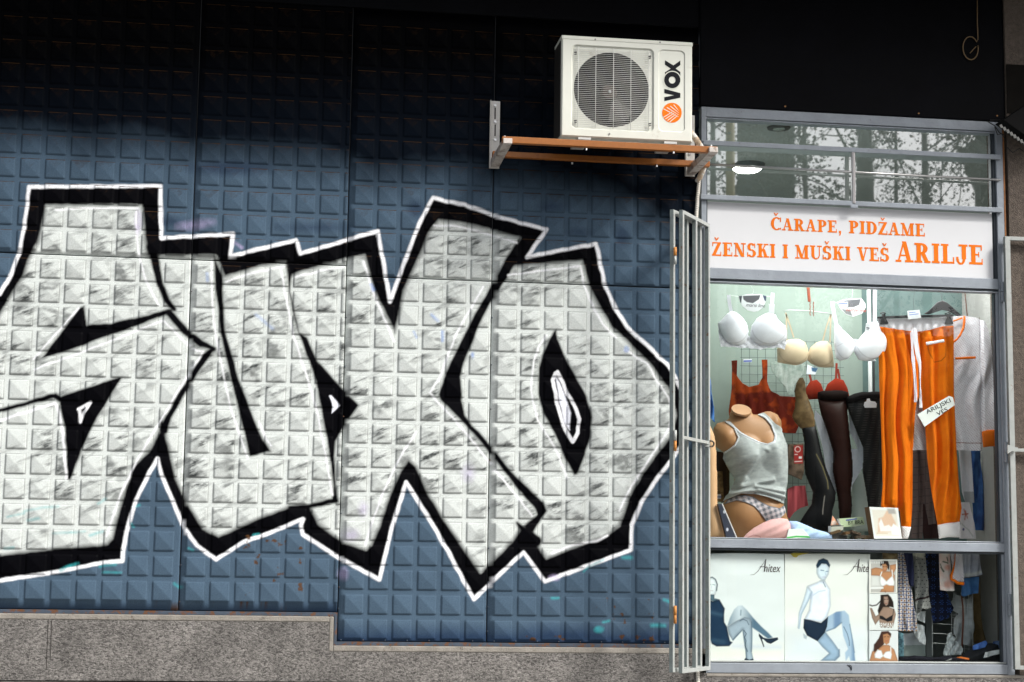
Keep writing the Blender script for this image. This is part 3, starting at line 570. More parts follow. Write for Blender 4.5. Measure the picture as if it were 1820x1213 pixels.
bk = empty('wall_bracket', (3.6, -.3, 4.16), 'orange painted steel shelf bracket with white arms under the air conditioner', 'bracket')
M_beam = mat('orange brown paint', (.30, .10, .014), .45, noise=.12, nscale=25, stain=((.14, .04, .012), 12, .6, .6)); M_white = mat('white steel', (.72, .70, .66), .4, noise=.08, stain=((.25, .14, .08), 20, .62, .7)); M_bolt = mat('bolt zinc', (.7, .7, .7), .3, .8)
def beamz(p0, p1, Y, h, d):
    a, b = at(*p0, Y), at(*p1, Y); z = (a[2]+b[2])/2; return MB().box(a[0], b[0], Y, Y+d, z-h, z)
beamz((893, 244), (1276, 259), -.60, .040, .04).build('front_beam', M_beam, bk, bevel=.003)
beamz((876, 271), (1262, 284), -.16, .036, .04).build('rear_beam', M_beam, bk, bevel=.003)
def arm(pxp, ytop, ybot, xa, ztop=None):
    q = MB(); t = at(pxp, ytop, -.025); b = at(pxp, ybot, -.025); w_ = .033
    q.box(t[0]-w_, t[0]+w_, -.026, -.021, b[2], t[2]); q.box(t[0]-w_, t[0]-w_+.005, -.05, -.026, b[2], t[2]); q.build('wall_plate', M_white, bk, bevel=.002)
    zz = b[2]+.005; q = MB()
    x = t[0]
    q.hexa([(x-.025, -.05, zz), (x+.03, -.05, zz), (x+.03, -.62, zz+.015), (x-.025, -.62, zz+.015), (x-.025, -.05, zz+.055), (x+.03, -.05, zz+.055), (x+.03, -.62, zz+.048), (x-.025, -.62, zz+.048)]); q.build('arm', mat('greyed white steel', (.55, .50, .46), .45, .2, noise=.2, nscale=20, stain=((.16, .09, .05), 18, .52, .8)), bk, bevel=.003)
    for yy in (ytop+20, ytop+50): c = at(pxp, yy, -.0265); MB().box(c[0]-.004, c[0]+.004, -.0275, -.0262, c[2]-.045, c[2]+.03).build('slot', M_holes, bk)
    for yy in (ytop+8, ytop+37, ytop+69):
        c = at(pxp, yy, -.028); MB().tube([(c[0], -.026, c[2]), (c[0], -.036, c[2])], [.010, .008], 10).build('bolt', M_bolt, bk)
arm(880, 180, 300, 0); arm(1226, 205, 314, 0)
for x, y, Y in ((897, 242, -.58), (1042, 264, -.60), (1197, 270, -.60), (1017, 289, -.16), (1167, 294, -.16), (1264, 258, -.58)):
    c = at(x, y, Y); MB().tube([c, c+np.array((0, 0, -.012))], .006, 8).build('bolt', M_bolt, bk)

# hoses and the conduit that runs down beside the window
q = MB().tube([at(1228, 236, -.30), at(1236, 246, -.24), at(1246, 262, -.16), at(1251, 280, -.11), at(1250, 300, -.09), at(1244, 316, -.07), at(1238, 322, -.03)], [.018, .019, .02, .02, .02, .018, .012], 12)
tag(q.build('insulated_hose', mat('tape wrapped hose', (.62, .48, .34), .7, noise=.35, nscale=30, stain=((.85, .85, .82), 14, .5, .9), bump=.6, bscale=50), smooth=True), 'thick taped hose curving down from the back of the air conditioner', 'hose')
cdp = [(1243, 312), (1242, 330), (1240, 352), (1238, 380), (1239, 600), (1240, 900), (1240, 1190), (1241, 1232)]
P_ = [at(x, y, -.035) for x, y in cdp]; pts = []; rr_ = []
for i in range(len(P_)-1):
    n = max(2, int(np.linalg.norm(P_[i+1]-P_[i])/.0035))
    for k in range(n): pts.append(P_[i]+(P_[i+1]-P_[i])*k/n); rr_.append(.0135 if (len(pts)//2) % 2 else .0105)
tag(MB().tube(pts, rr_, 8).build('conduit', mat('ivory conduit', (.70, .67, .60), .5, noise=.1, nscale=5), smooth=True), 'ivory corrugated conduit running down beside the window frame', 'conduit')

# ------------------------------------------------------------------ folding security gates
M_gate = mat('weathered gate paint', (.20, .235, .23), .5, .1, noise=.25, nscale=22, stain=((.14, .065, .03), 26, .58, .85)); M_gatew = mat('pale and sunlit gate paint', (.38, .40, .385), .4, .1, noise=.1, nscale=20, stain=((.2, .1, .05), 24, .63, .8)); M_orange = mat('rusty hinge', (.50, .20, .04), .6, noise=.4, nscale=60)  # paler gate paint; sunlight on the post faces is put into this colour
def gate_leaf(parent, a, b, zt, zb, mids=(.5,), bars=(), wdt=.027, dp=.024):
    a = np.array(a); b = np.array(b); u = (b-a)/np.linalg.norm(b-a); n = np.array((u[1], -u[0])); 
    def post(p, z0, z1, nm='post'):
        p3 = [Vector((p[0], p[1], z0)), Vector((p[0], p[1], z1))]; MB().beam(p3[0], p3[1], dp, wdt, (n[0], n[1], 0)).build(nm, M_gate, parent, bevel=.0015)
        # thin paler plate: sunlight on the side towards the window, put into the colour
        e = p+n*(dp/2+.0008); MB().beam((e[0], e[1], z0+.002), (e[0], e[1], z1-.002), .0014, wdt*.96, (n[0], n[1], 0)).build('sunlit_face', M_gatew, parent)
    post(a, zb, zt); post(b, zb, zt)
    for m_ in mids: post(a+(b-a)*m_, zb+.02, zt-.02)
    for z, h in [(zt-.012, .024), (zb+.012, .024)]+[(z, .02) for z in bars]:
        pa, pb = a+u*.011, b-u*.011
        MB().beam((pa[0], pa[1], z), (pb[0], pb[1], z), .028, h, (n[0], n[1], 0)).build('rail', M_gatew, parent, bevel=.0015)
gt = empty('folding_gate', (4.2, -.25, 1.0), 'folded grey metal security gate standing open between graffiti and window', 'gate')
gate_leaf(gt, (4.098, -.44), (4.362, -.06), 3.855, 1.015, bars=(2.437,))
gate_leaf(gt, (4.040, -.44), (4.300, -.09), 3.855, 1.02)
for y0, y1 in ((440, 470), (765, 802), (1077, 1109)):
    c0, c1 = at(1200, y0, -.465), at(1200, y1, -.465); m_ = (c0+c1)/2
    h = MB().tube([c0, m_], .010, 10).build('hinge', M_orange if y0 != 765 else M_gatew, gt, smooth=True); MB().tube([m_, c1], .009, 10).build('hinge', M_gatew if y0 == 440 else M_orange, gt, smooth=True)
c = at(1264, 789, -.07); q = MB(); t_ = [(c[0]+.018*math.cos(k*math.pi/10), c[1], c[2]+.018*math.sin(k*math.pi/10)) for k in range(21)]; q.tube(t_, .006, 8, False); q.build('lock_ring', mat('dark iron', (.10, .08, .06), .4, .6), gt, smooth=True)
q = MB().box(c[0]-.045, c[0]-.012, c[1]-.008, c[1]+.004, c[2]-.022, c[2]+.016); q.build('lock_plate', M_gatew, gt, bevel=.003)
g2 = empty('side_gate', (6.6, -.08, 1.0), 'grey metal security gate leaf folded against the brown pillar', 'gate')
gate_leaf(g2, (6.392, -.075), (7.1, -.10), 3.85, 1.03, mids=(.33, .66), bars=(2.437,), wdt=.035, dp=.035)
c = at(1800, 799, -.11); q = MB().prism([(c[0]-.04, c[1], c[2]+.03), (c[0]-.01, c[1], c[2]+.018), (c[0]+.03, c[1], c[2]+.012), (c[0]+.03, c[1], c[2]-.006), (c[0]-.01, c[1], c[2]-.012), (c[0]-.04, c[1], c[2]-.03)], (0, -.012, 0)); q.build('latch', M_gatew, g2)

# ------------------------------------------------------------------ shopfront
M_alu = mat('grey aluminium paint', (.262, .292, .33), .45, .1, noise=.13, nscale=7, stain=((.10, .075, .055), 30, .635, .75), bump=.15, bscale=40); M_aludk = mat('dark rubber seal', (.03, .04, .05), .5)
sf = empty('shopfront', (5.35, 0, .99), 'grey metal framed shop window with barred fanlight above and two panes below', 'shopfront')
x0, x1 = 4.331, 6.400
def rail(z0, z1, y0=-.02, y1=.05, nm='rail', xa=x0+.034, xb=6.352, m=M_alu, bv=.003): return MB().box(xa, xb, y0, y1, z0, z1).build(nm, m, sf, bevel=bv)
MB().box(x0, x0+.034, -.03, .06, .992, 4.640).build('stile', M_alu, sf, bevel=.003)
MB().box(6.352, x1, -.03, .06, .992, 4.640).build('stile', M_alu, sf, bevel=.003)
rail(4.575, 4.640, -.028); rail(4.562, 4.571, -.022)
rail(3.504, 3.574, -.026); rail(3.490, 3.4995, -.016, m=M_aludk); rail(3.481, 3.4885, -.018)
rail(1.776, 1.832, -.028); rail(1.836, 1.843, -.014, .03); rail(1.762, 1.772, -.016, m=M_aludk)
rail(.996, 1.058, -.03); rail(1.062, 1.072, -.012, .03, m=M_gatew)
rail(4.378, 4.410, -.055, -.034, xa=x0+.006, xb=6.375, nm='guard_bar'); rail(4.018, 4.050, -.055, -.034, xa=x0-.01, xb=6.38, nm='guard_bar')
q = MB().tube([(x0+.03, -.042, 4.252), (6.372, -.042, 4.240)], .0085, 10); q.build('guard_rod', mat('steel rod', (.42, .42, .42), .3, .8), sf, smooth=True)
MB().box(5.339, 5.364, -.058, -.032, 4.03, 4.378).build('guard_post', mat('steel post', (.35, .34, .34), .35, .8), sf, bevel=.006)
MB().box(5.325, 5.378, -.064, -.056, 4.0, 4.02).build('guard_foot', M_alu, sf, bevel=.003)
for z0, z1 in ((3.50, 4.562), (1.843, 3.48), (1.07, 1.762)):
    MB().box(6.334, 6.352, -.012, .03, z0, z1).build('inner_stile', M_aludk if z0 > 3 else M_alu, sf, bevel=.002); MB().box(6.324, 6.3335, -.004, .03, z0, z1).build('seal', M_aludk, sf)
    MB().box(x0+.0345, x0+.044, -.012, .03, z0, z1).build('seal', M_aludk, sf)
for ya, yb in ((502, 537), (786, 822), (1056, 1094)):
    c0, c1 = at(1784, ya, -.035), at(1784, yb, -.035); X_ = 6.372; m_ = (c0[2]+c1[2])/2
    MB().tube([(X_, -.04, c0[2]), (X_, -.04, m_+.002)], .013, 12).build('hinge', M_alu, sf, smooth=False); MB().tube([(X_, -.04, m_-.002), (X_, -.04, c1[2])], .013, 12).build('hinge', M_alu, sf)
MB().box(6.401, 6.412, -.03, .05, 3.82, 4.62).build('rusty_edge', mat('rusty edge', (.22, .085, .02), .7, noise=.4, nscale=30), sf)
def glass(name, refl):
    m = bpy.data.materials.new(name); m.use_nodes = True; t = m.node_tree; t.nodes.clear(); N = t.nodes.new; L = t.links.new
    o = N('ShaderNodeOutputMaterial'); mx = N('ShaderNodeMixShader'); tr = N('ShaderNodeBsdfTransparent'); gl = N('ShaderNodeBsdfGlossy'); gl.inputs['Roughness'].default_value = .014; tr.inputs[0].default_value = (.93, .97, .95, 1)
    fr_ = N('ShaderNodeLayerWeight'); fr_.inputs[0].default_value = .5; pw = N('ShaderNodeMath'); pw.operation = 'POWER'; pw.inputs[1].default_value = 5; L(fr_.outputs['Facing'], pw.inputs[0]); a = N('ShaderNodeMath'); a.operation = 'ADD'; a.inputs[1].default_value = refl+.05; L(pw.outputs[0], a.inputs[0]); a.use_clamp = True; L(a.outputs[0], mx.inputs[0]); L(tr.outputs[0], mx.inputs[1]); L(gl.outputs[0], mx.inputs[2]); L(mx.outputs[0], o.inputs[0]); return m
G_up = glass('coated glass', .34); G_mid = glass('window glass', .005); G_low = glass('lower glass', -.01)
for nm, z0, z1, m_ in (('pane', 4.03, 4.563, G_up), ('pane', 1.84, 3.482, G_mid), ('pane', 1.071, 1.764, G_low)):
    MB().add([(x0+.04, .016, z0), (6.33, .016, z0), (6.33, .016, z1), (x0+.04, .016, z1)], [(0, 1, 2, 3)]).build(nm, m_, sf)
q = MB()
for p in ([(1506, 1182), (1511, 1186), (1513, 1192)], [(1509, 1182), (1513, 1184), (1514, 1191)]): q.tube([at(x, y, -.032) for x, y in p], .0018, 5)
q.build('pen_mark', M_ink, sf)

# sign board with slab serif lettering
sg = empty('shop_sign', (5.34, -.01, 3.58), 'white sign panel with two lines of orange serif capitals', 'sign')
MB().box(x0+.0445, 6.3235, -.006, .012, 3.5785, 4.014).build('sign_board', mat('sign white', (.66, .67, .69), .45, noise=.02, nscale=2), sg)
T_, t_ = .26, .105
def R_(a, b, c, d): return [(a, b), (c, b), (c, d), (a, d)]
def D_(xa, ya, xb, yb, w_): return [(xa, ya), (xa+w_, ya), (xb+w_, yb), (xb, yb)]
def ARC(cx, cy, rx, ry, a0, a1, T=T_, t=t_, n=14):
    o = []
    for k in range(n):
        q = []
        for a in (a0+(a1-a0)*k/n, a0+(a1-a0)*(k+1)/n): q.append((rad(a)))
        a, b = q; f = lambda a, i: (cx+(rx-(T if i else 0))*math.cos(a), cy+(ry-(t if i else 0))*math.sin(a)); o.append([f(a, 0), f(b, 0), f(b, 1), f(a, 1)])
    return o
ST = R_(.12, 0, .12+T_, 1); SB = R_(0, 0, .45, t_); STP = R_(0, 1-t_, .45, 1)
def caron(c): return [[(c-.2, 1.34), (c-.08, 1.34), (c+.05, 1.12), (c-.05, 1.12)], [(c+.2, 1.34), (c+.08, 1.34), (c-.05, 1.12), (c+.05, 1.12)]]
GL = {'I': (.45, [ST, SB, STP]), 'E': (.82, [ST, R_(0, 0, .8, t_+.01), R_(0, 1-t_, .76, 1), R_(.3, .47, .58, .55), R_(.69, .72, .76, 1), R_(.73, 0, .8, .3), R_(.54, .37, .6, .65)]),
      'L': (.8, [ST, STP, R_(0, 0, .78, t_), R_(.7, 0, .78, .34)]), 'A': (.92, [D_(.06, 0, .38, 1, .1), D_(.6, 0, .32, 1, .24), R_(.2, .28, .66, .36), R_(-.04, 0, .28, t_), R_(.48, 0, .95, t_)]),
      'R': (.93, [ST, SB, R_(0, 1-t_, .45, 1), R_(.3, .45, .45, .45+t_)]+ARC(.42, .725, .36, .275, -90, 90)+[D_(.62, 0, .36, .5, .25), R_(.58, 0, .93, t_)]),
      'P': (.80, [ST, SB, STP, R_(.3, .42, .45, .42+t_)]+ARC(.42, .71, .37, .29, -90, 90)), 'D': (.92, [ST, R_(0, 0, .45, t_), STP]+ARC(.42, .5, .49, .5, -90, 90)),
      'C': (.86, ARC(.48, .5, .48, .52, 48, 312)+[R_(.76, .64, .84, 1.0), R_(.76, .05, .84, .2)]), 'S': (.76, ARC(.37, .735, .34, .285, 25, 270)+ARC(.38, .275, .37, .295, 90, -155)+[R_(.61, .68, .69, 1.0), R_(.02, 0, .1, .34)]),
      'M': (1.14, [R_(.14, 0, .23, 1), D_(.46, 0, .06, 1, .25), D_(.50, 0, .80, 1, .09), R_(.80, 0, .80+T_, 1), R_(0, 0, .37, t_), R_(.68, 0, 1.13, t_), R_(0, 1-t_, .3, 1), R_(.82, 1-t_, 1.13, 1)]),
      'N': (1.0, [R_(.14, 0, .23, 1), D_(.62, 0, .06, 1, .27), R_(.76, 0, .85, 1), R_(0, 0, .37, t_), R_(0, 1-t_, .3, 1), R_(.6, 1-t_, 1.0, 1)]),
      'K': (.95, [ST, SB, STP, D_(.28, .40, .68, 1, .11), D_(.62, 0, .38, .62, .25), R_(.54, 1-t_, .92, 1), R_(.52, 0, .97, t_)]),
      'U': (.96, [R_(.12, .34, .12+T_, 1), R_(.75, .34, .84, 1), STP, R_(.6, 1-t_, 1.0, 1)]+ARC(.48, .35, .36, .37, 180, 300)+ARC(.48, .35, .36, .37, 300, 360, .09)),
      'V': (.9, [D_(.34, 0, .06, 1, .24), D_(.40, 0, .72, 1, .1), R_(-.04, 1-t_, .42, 1), R_(.58, 1-t_, .94, 1)]), 'J': (.68, [R_(.33, .25, .33+T_, 1), R_(.16, 1-t_, .68, 1)]+ARC(.27, .26, .27, .3, 180, 360, T=.16)+[R_(.0, .22, .14, .36)]),
      'Z': (.8, [R_(.05, 1-t_, .76, 1), R_(.02, 0, .78, t_+.01), D_(.02, .04, .5, .96, .27), R_(.05, .7, .12, 1), R_(.71, 0, .78, .32)]), ',': (.34, [R_(.06, -.02, .26, .17), [(.14, 0), (.26, 0), (.2, -.2), (.07, -.24)]]), ' ': (.42, [])}
for a, b in (('Č', 'C'), ('Š', 'S'), ('Ž', 'Z')): GL[a] = (GL[b][0], GL[b][1]+caron(GL[b][0]/2))
M_sign = mat('orange vinyl', (.78, .17, .006), .5, spec=.12, noise=.12, nscale=1.6)
def serif_line(name, runs, p0, p1, base_shift=0):
    """runs of (string, cap height in photo pixels, stretch); the line runs from pixel p0 to p1 along its baseline"""
    A_, B_ = at(*p0, -.006), at(*p1, -.006); ppm = 258.; adv = 0; items = []
    for s, hpx, sx in runs:
        h = hpx/ppm
        for ch in s: w_, polys = GL[ch]; items.append((adv, h, sx, polys)); adv += (w_+.09)*h*sx
    k = (B_[0]-A_[0])/adv; mb = MB(); lay = 0
    for x, h, sx, polys in items:
        for p in polys:
            lay += 1; Y = -.0064-(lay % 9)*.00022
            fr = x*k/(B_[0]-A_[0]); zb = A_[2]+(B_[2]-A_[2])*fr
            mb.ngon([(A_[0]+(x+q[0]*h*sx)*k, Y, zb+q[1]*h) for q in p])
    mb.build(name, M_sign, sg)
serif_line('lettering', [('Č', 22, 1), ('ARAPE, ', 21, 1), ('PIDŽAME', 22, 1)], (1370, 409), (1646, 421)); serif_line('lettering', [('ŽENSKI I MUŠKI VEŠ ', 23.5, 1), ('A', 36, 1), ('RILJE', 34, 1)], (1265, 455), (1750, 471))
# ================================================================== inside the shop window
M_cloth = mat('cloth', attr=True, rough=.85, noise=.05, nscale=60, bump=.25, bscale=420, spec=.2, sheen=.0)
M_knit = mat('soft knit', attr=True, rough=.9, noise=.07, nscale=40, bump=.4, bscale=300, spec=.1)
M_velour = mat('velour', attr=True, rough=.85, noise=.05, nscale=30, bump=.35, bscale=160, spec=.12)
M_satin = mat('stretch satin', attr=True, rough=.5, noise=.03, nscale=30, spec=.3)
M_lace = mat('lace', attr=True, rough=.8, noise=.12, nscale=130, bump=1., bscale=260, spec=.2)
M_skin = mat('mannequin plastic', attr=True, rough=.42, noise=.04, nscale=10, spec=.3)
M_stock = mat('nylon stocking', attr=True, rough=.45, noise=.15, nscale=25, spec=.14)
M_print = mat('print', attr=True, rough=.3, noise=.035, nscale=260, spec=.3)
M_hang = mat('black hanger plastic', (.012, .012, .013), .35); M_clear = mat('clear plastic', (.62, .66, .64), .2, spec=.8); M_wire = mat('thin wire', (.10, .13, .13), .4, .6); M_paper = mat('white paper', (.84, .85, .85), .6)
M_green = mat('pale green wall', (.31, .38, .33), .8, noise=.07, nscale=2.2, stain=((.30, .36, .32), 3, .6, .3)); M_greyw = mat('grey side wall', (.38, .37, .35), .8, noise=.12, nscale=4); M_deep = mat('deep green panel', (.10, .16, .15), .6, noise=.3, nscale=3); M_floor = mat('shelf board', (.50, .50, .47), .6, noise=.1)
M_ceil = mat('shop ceiling', (.42, .46, .44), .85, noise=.05, nscale=2); M_lowback = mat('lower back', (.24, .27, .26), .8, noise=.3, nscale=5)
def wallp(name, q, m, lab=None, cat='wall'):
    o = MB().box(*q).build(name, m)
    return tag(o, kind='structure')
wallp('shop_back_wall', (4.0, 5.70, .80, .86, 1.83, 3.98), M_green)
wallp('shop_back_wall', (5.70, 6.50, .80, .86, 1.83, 3.98), M_deep)
wallp('shop_side_wall', (6.44, 6.50, .06, .7995, 1.0, 3.98), M_greyw); wallp('shop_side_wall', (3.94, 3.9995, .06, .7995, 1.0, 3.98), M_green)
wallp('shop_floor', (4.0, 6.4395, .052, .7995, 1.79, 1.829), M_floor); wallp('shop_floor', (4.0, 6.4395, .052, .7995, 1.0, 1.055), M_floor)
wallp('shop_back_wall', (4.0, 6.50, .80, .86, 1.0, 1.789), M_lowback)
wallp('shop_ceiling', (4.0, 8.6, .06, 5.2, 4.79, 4.86), M_ceil); wallp('shop_room_wall', (3.9, 8.6, 5.2, 5.3, 1.0, 4.9), M_ceil); wallp('shop_room_wall', (8.6, 8.7, .06, 5.2, 1.0, 4.9), M_ceil); wallp('shop_room_wall', (3.9, 3.935, .062, 5.2, 1.0, 4.9), M_ceil)
wallp('shop_room_floor', (3.94, 8.6, .865, 5.2, .95, 1.0), M_floor)
# ceiling lamps of the shop
c = at(1330, 303, 2.1); c[2] = 4.788
l1 = empty('ceiling_lamp', (c[0], c[1], 4.72), 'lit round ceiling lamp glowing behind the fanlight glass', 'lamp')
MB().tube([(c[0], c[1], 4.79), (c[0], c[1], 4.752)], [.13, .125], 32).build('rim', mat('lamp rim', (.12, .15, .15), .4, .5), l1)
MB().tube([(c[0]-.01, c[1], 4.7515), (c[0]-.01, c[1], 4.735)], [.112, .09], 32).build('lamp_glass', mat('lamp glass', (1, 1, .95), .4, emit=(1, 1, .93, 14)), l1)
pl_ = bpy.data.lights.new('shop lamp light', 'AREA'); pl_.shape = 'DISK'; pl_.size = .24; pl_.energy = 60; po = bpy.data.objects.new('shop_lamp_light', pl_); COL.objects.link(po); po.location = (c[0], c[1], 4.73)
c = at(1384, 228, .95)
l2 = empty('recessed_downlight', (c[0], c[1], 4.76), 'unlit recessed spotlight in the ceiling behind the fanlight', 'lamp')
MB().tube([(c[0], c[1], c[2]+.005), (c[0], c[1], c[2]-.006)], [.085, .08], 28).build('ring', mat('dull ring', (.06, .065, .06), .4, .5), l2)
MB().tube([(c[0], c[1], c[2]-.0065), (c[0], c[1], c[2]-.009)], .045, 20).build('bulb', mat('unlit bulb', (.35, .42, .38), .2), l2)
# added, unseen fill tube brightening the display from above, just behind the sign
tb = empty('display_fill_tube', (5.3, .16, 3.9), 'added unseen tube behind the sign panel that brightens the display', 'lamp')
MB().tube([(4.5, .16, 3.88), (6.2, .16, 3.88)], .014, 10).build('tube', mat('fill tube glow', (1, 1, 1), .4, emit=(1, .98, .94, 9)), tb); MB().box(4.45, 6.25, .12, .20, 3.90, 3.94).build('fitting', M_ceil, tb)
la = bpy.data.lights.new('display fill light', 'AREA'); la.shape = 'RECTANGLE'; la.size = 1.9; la.size_y = .5; la.energy = 8; lo = bpy.data.objects.new('display_fill_light', la); COL.objects.link(lo); lo.location = (5.35, .42, 3.95); lo.rotation_euler = (rad(-12), 0, 0)  # added fill light above the display, with no lamp of its own
lb = bpy.data.lights.new('display front fill', 'AREA'); lb.shape = 'RECTANGLE'; lb.size = 1.7; lb.size_y = .05; lb.energy = 10; lq_ = bpy.data.objects.new('display_front_fill_light', lb); COL.objects.link(lq_); lq_.location = (5.6, .09, 3.80); lq_.rotation_euler = (rad(14), 0, 0)  # added fill light that brightens the garment fronts

def line3(pts, Y): return [at(x, y, Y) for x, y in pts]
za_ = zf(1240, 490, 5.053); zb_ = zf(1500, 490, 5.053); zc = zf(1240, 700, 4.331); zd = zf(1500, 700, 4.331); ze = zf(1240, 960, 4.794); zg = zf(1500, 960, 4.794); zh = zf(1590, 970, 5.775); zi = zf(1540, 980, 6.0625); zj = zf(1420, 840, 9.706)
def tag_card(name, pts, Y, lab, cat='tag', base=(.82, .84, .86), layers=()):
    o = sheet(name, pts, Y, M_print, None, base=base, layers=layers, res=.002, solid=.0015); return tag(o, lab, cat)
def noisy(c0, c1, sc, sd_=0, sx=1.):
    c0, c1 = np.array(c0), np.array(c1); return lambda X, Y: c0+(c1-c0)*np.clip((fbm(X*sx, Y, sc, sd_)-.3)/.4, 0, 1)[:, None]
def dots(c0, c1, s_=5.2, amt=.7):
    c0, c1 = np.array(c0), np.array(c1)
    def f(X, Y):
        u = X+.35*Y; v = Y-.2*X; a = np.clip(np.sin(u*2*math.pi/s_)*np.sin(v*2*math.pi/(s_*.85))*1.6+.9*(vnoise(X, Y, 2.2, 4)-.5), 0, 1)*amt; return c0+(c1-c0)*a[:, None]
    return f
def folds(lam, amp, warp=.06, seed=0, y0=None, y1=None):
    def H(X, Y, d=None):
        w_ = lam*(.5*vnoise(X*0+3, Y, 90, seed)+.8*vnoise(X, Y, lam*4, seed+2)); h = amp*(np.sin(2*math.pi*(X+warp*Y+w_)/lam)+.3*np.sin(2*math.pi*(X-warp*.5*Y+w_*1.6)/(lam*.53)))*(.35+1.1*vnoise(X, Y*.22, lam*1.3, seed+7))
        if y0 is not None: h = h*np.clip((Y-y0)/(y1-y0), .15, 1)
        return h
    return H
def strap(mb, pts, Y, wpx=4, th=.002):
    P_ = line3(pts, Y); w_ = wpx/260.
    for i in range(len(P_)-1): mb.beam(P_[i], P_[i+1]+(P_[i+1]-P_[i])*.02, w_, th, (1, 0, .01))

# --- white moulded bra
def bra(lab, cups, band, straps, Y, col, mcup, infl, bandcol=None, strw=5, extra=(), cupcol=None, seam=False, grp='bras hung in the window'):
    c0 = at(np.mean([p[0] for p in cups[0]]), max(p[1] for p in cups[0]), Y)
    r = empty('bra', c0, lab, 'bra', grp)
    if band: sheet('band', band, Y, M_lace if bandcol else mcup, r, base=bandcol or col, res=.0035, H=lambda X, Z, d: .004+.003*np.sin(X/2.1)*np.cos(Z/2.3))
    for i, cp in enumerate(cups):
        xs = [p[0] for p in cp]; ys = [p[1] for p in cp]; xa, xb, ya, yb = min(xs), max(xs), min(ys), max(ys); w_ = [xa+(xb-xa)*.06, ya+(yb-ya)*.5]
        base_c = cupcol or col; dkc = tuple(v*.72 for v in base_c) if not callable(base_c) else (.5, .4, .28)
        wire = [(xa+(xb-xa)*(.5-.46*math.cos(t)), ya+(yb-ya)*(.50+.44*math.sin(t))) for t in np.linspace(.1, 3.04, 12)]
        sheet('cup', cp, Y-.004-.002*i, mcup, r, base=base_c, res=.003, inflate=infl, pw=.6, flatback=True, layers=list(extra)+[('l', wire, 1.3, dkc, 1.4)]+([('l', [(xa+(xb-xa)*.1, ya+(yb-ya)*.62), (xa+(xb-xa)*.5, ya+(yb-ya)*.5), (xa+(xb-xa)*.9, ya+(yb-ya)*.56)], .9, dkc, 1.2)] if seam else []))
    for s_ in straps: m_ = MB(); strap(m_, s_, Y-.006, strw); m_.build('strap', mat('strap cloth', col if not callable(col) else (.8, .8, .82), .7), r)
    return r
W_ = (.84, .85, .90)
bra('white moulded bra with scalloped lace hem, leftmost of the hanging bras', [za_([(262, 345), (300, 320), (345, 330), (400, 375), (440, 430), (457, 500), (450, 560), (425, 605), (370, 630), (300, 620), (240, 575), (200, 510), (182, 430), (225, 385)]), za_([(470, 520), (485, 450), (530, 385), (600, 345), (650, 330), (700, 355), (720, 400), (790, 455), (802, 520), (785, 580), (720, 620), (640, 635), (560, 625), (500, 595), (472, 560)])],
    za_([(180, 430), (220, 520), (300, 610), (400, 610), (455, 540), (480, 570), (600, 620), (720, 600), (800, 500), (795, 600), (778, 668), (745, 655), (710, 645), (675, 658), (640, 648), (600, 658), (560, 668), (520, 658), (480, 660), (440, 648), (400, 655), (360, 650), (320, 642), (280, 645), (240, 638), (205, 642), (190, 560)]),
    [za_([(305, 345), (285, 250), (278, 175)]), za_([(668, 360), (668, 250), (674, 158)])], .25, W_, M_satin, .050, (.80, .80, .86), 6.5)
tag_card('price_tag', za_([(638, 255), (690, 258), (688, 342), (640, 340)]), .232, 'small white price tag on the strap of the leftmost white bra')
bra('beige strapless bra with thin gold straps, between the two white bras', [za_([(712, 660), (742, 600), (830, 572), (905, 570), (965, 600), (992, 670), (996, 730), (980, 765), (930, 795), (880, 808), (800, 795), (716, 780)]), za_([(990, 700), (1010, 650), (1060, 605), (1110, 588), (1160, 590), (1197, 625), (1212, 700), (1225, 822), (1150, 828), (1080, 820), (1020, 792), (988, 765)])],
    None, [za_([(790, 335), (830, 450), (862, 555)]), za_([(798, 350), (797, 460), (797, 580)]), za_([(1197, 350), (1160, 450), (1125, 580)]), za_([(1197, 350), (1192, 480), (1188, 600)])], .31, (.66, .53, .36), M_satin, .05, strw=2.6, cupcol=lambda X, Y: np.array((.66, .53, .36))+np.array((.12, .12, .12))*np.clip((612-Y)/30, -.8, .7)[:, None]*0+0*X[:, None])
q = MB().tube(line3(za_([(775, 318), (830, 312), (1000, 318), (1200, 345)]), .31), .0035, 8); tag(q.build('clear_hanger', M_clear, smooth=True), 'clear plastic hanger bar holding the beige bra', 'hanger')
bra('white full cup bra with lace sides, overlapping the orange trousers', [za_([(1222, 470), (1250, 430), (1300, 485), (1390, 570), (1412, 610), (1402, 680), (1352, 748), (1272, 768), (1238, 740), (1224, 600)]), zb_([(88, 620), (130, 575), (200, 490), (245, 420), (300, 415), (340, 500), (410, 592), (372, 680), (290, 745), (200, 770), (130, 758), (92, 690)])],
    za_([(1232, 560), (1262, 690), (1300, 745), (1360, 735), (1400, 660), (1420, 600), (1440, 690), (1475, 750), (1530, 770), (1600, 770), (1560, 700), (1440, 575), (1390, 570), (1300, 500)]), [za_([(1248, 450), (1222, 330), (1208, 235)]), zb_([(275, 440), (277, 320), (278, 100)])], .25, W_, M_satin, .045, (.66, .67, .70), 7., seam=True)
tag_card('price_tag', zb_([(198, 428), (238, 438), (226, 512), (188, 502)]), .196, 'white price tag with barcode on the right white bra', layers=[('l', zb_([(205, 470), (225, 474)]), 2.2, (.1, .1, .12), .8), ('l', zb_([(204, 484), (222, 488)]), 1, (.1, .1, .12), .8)])
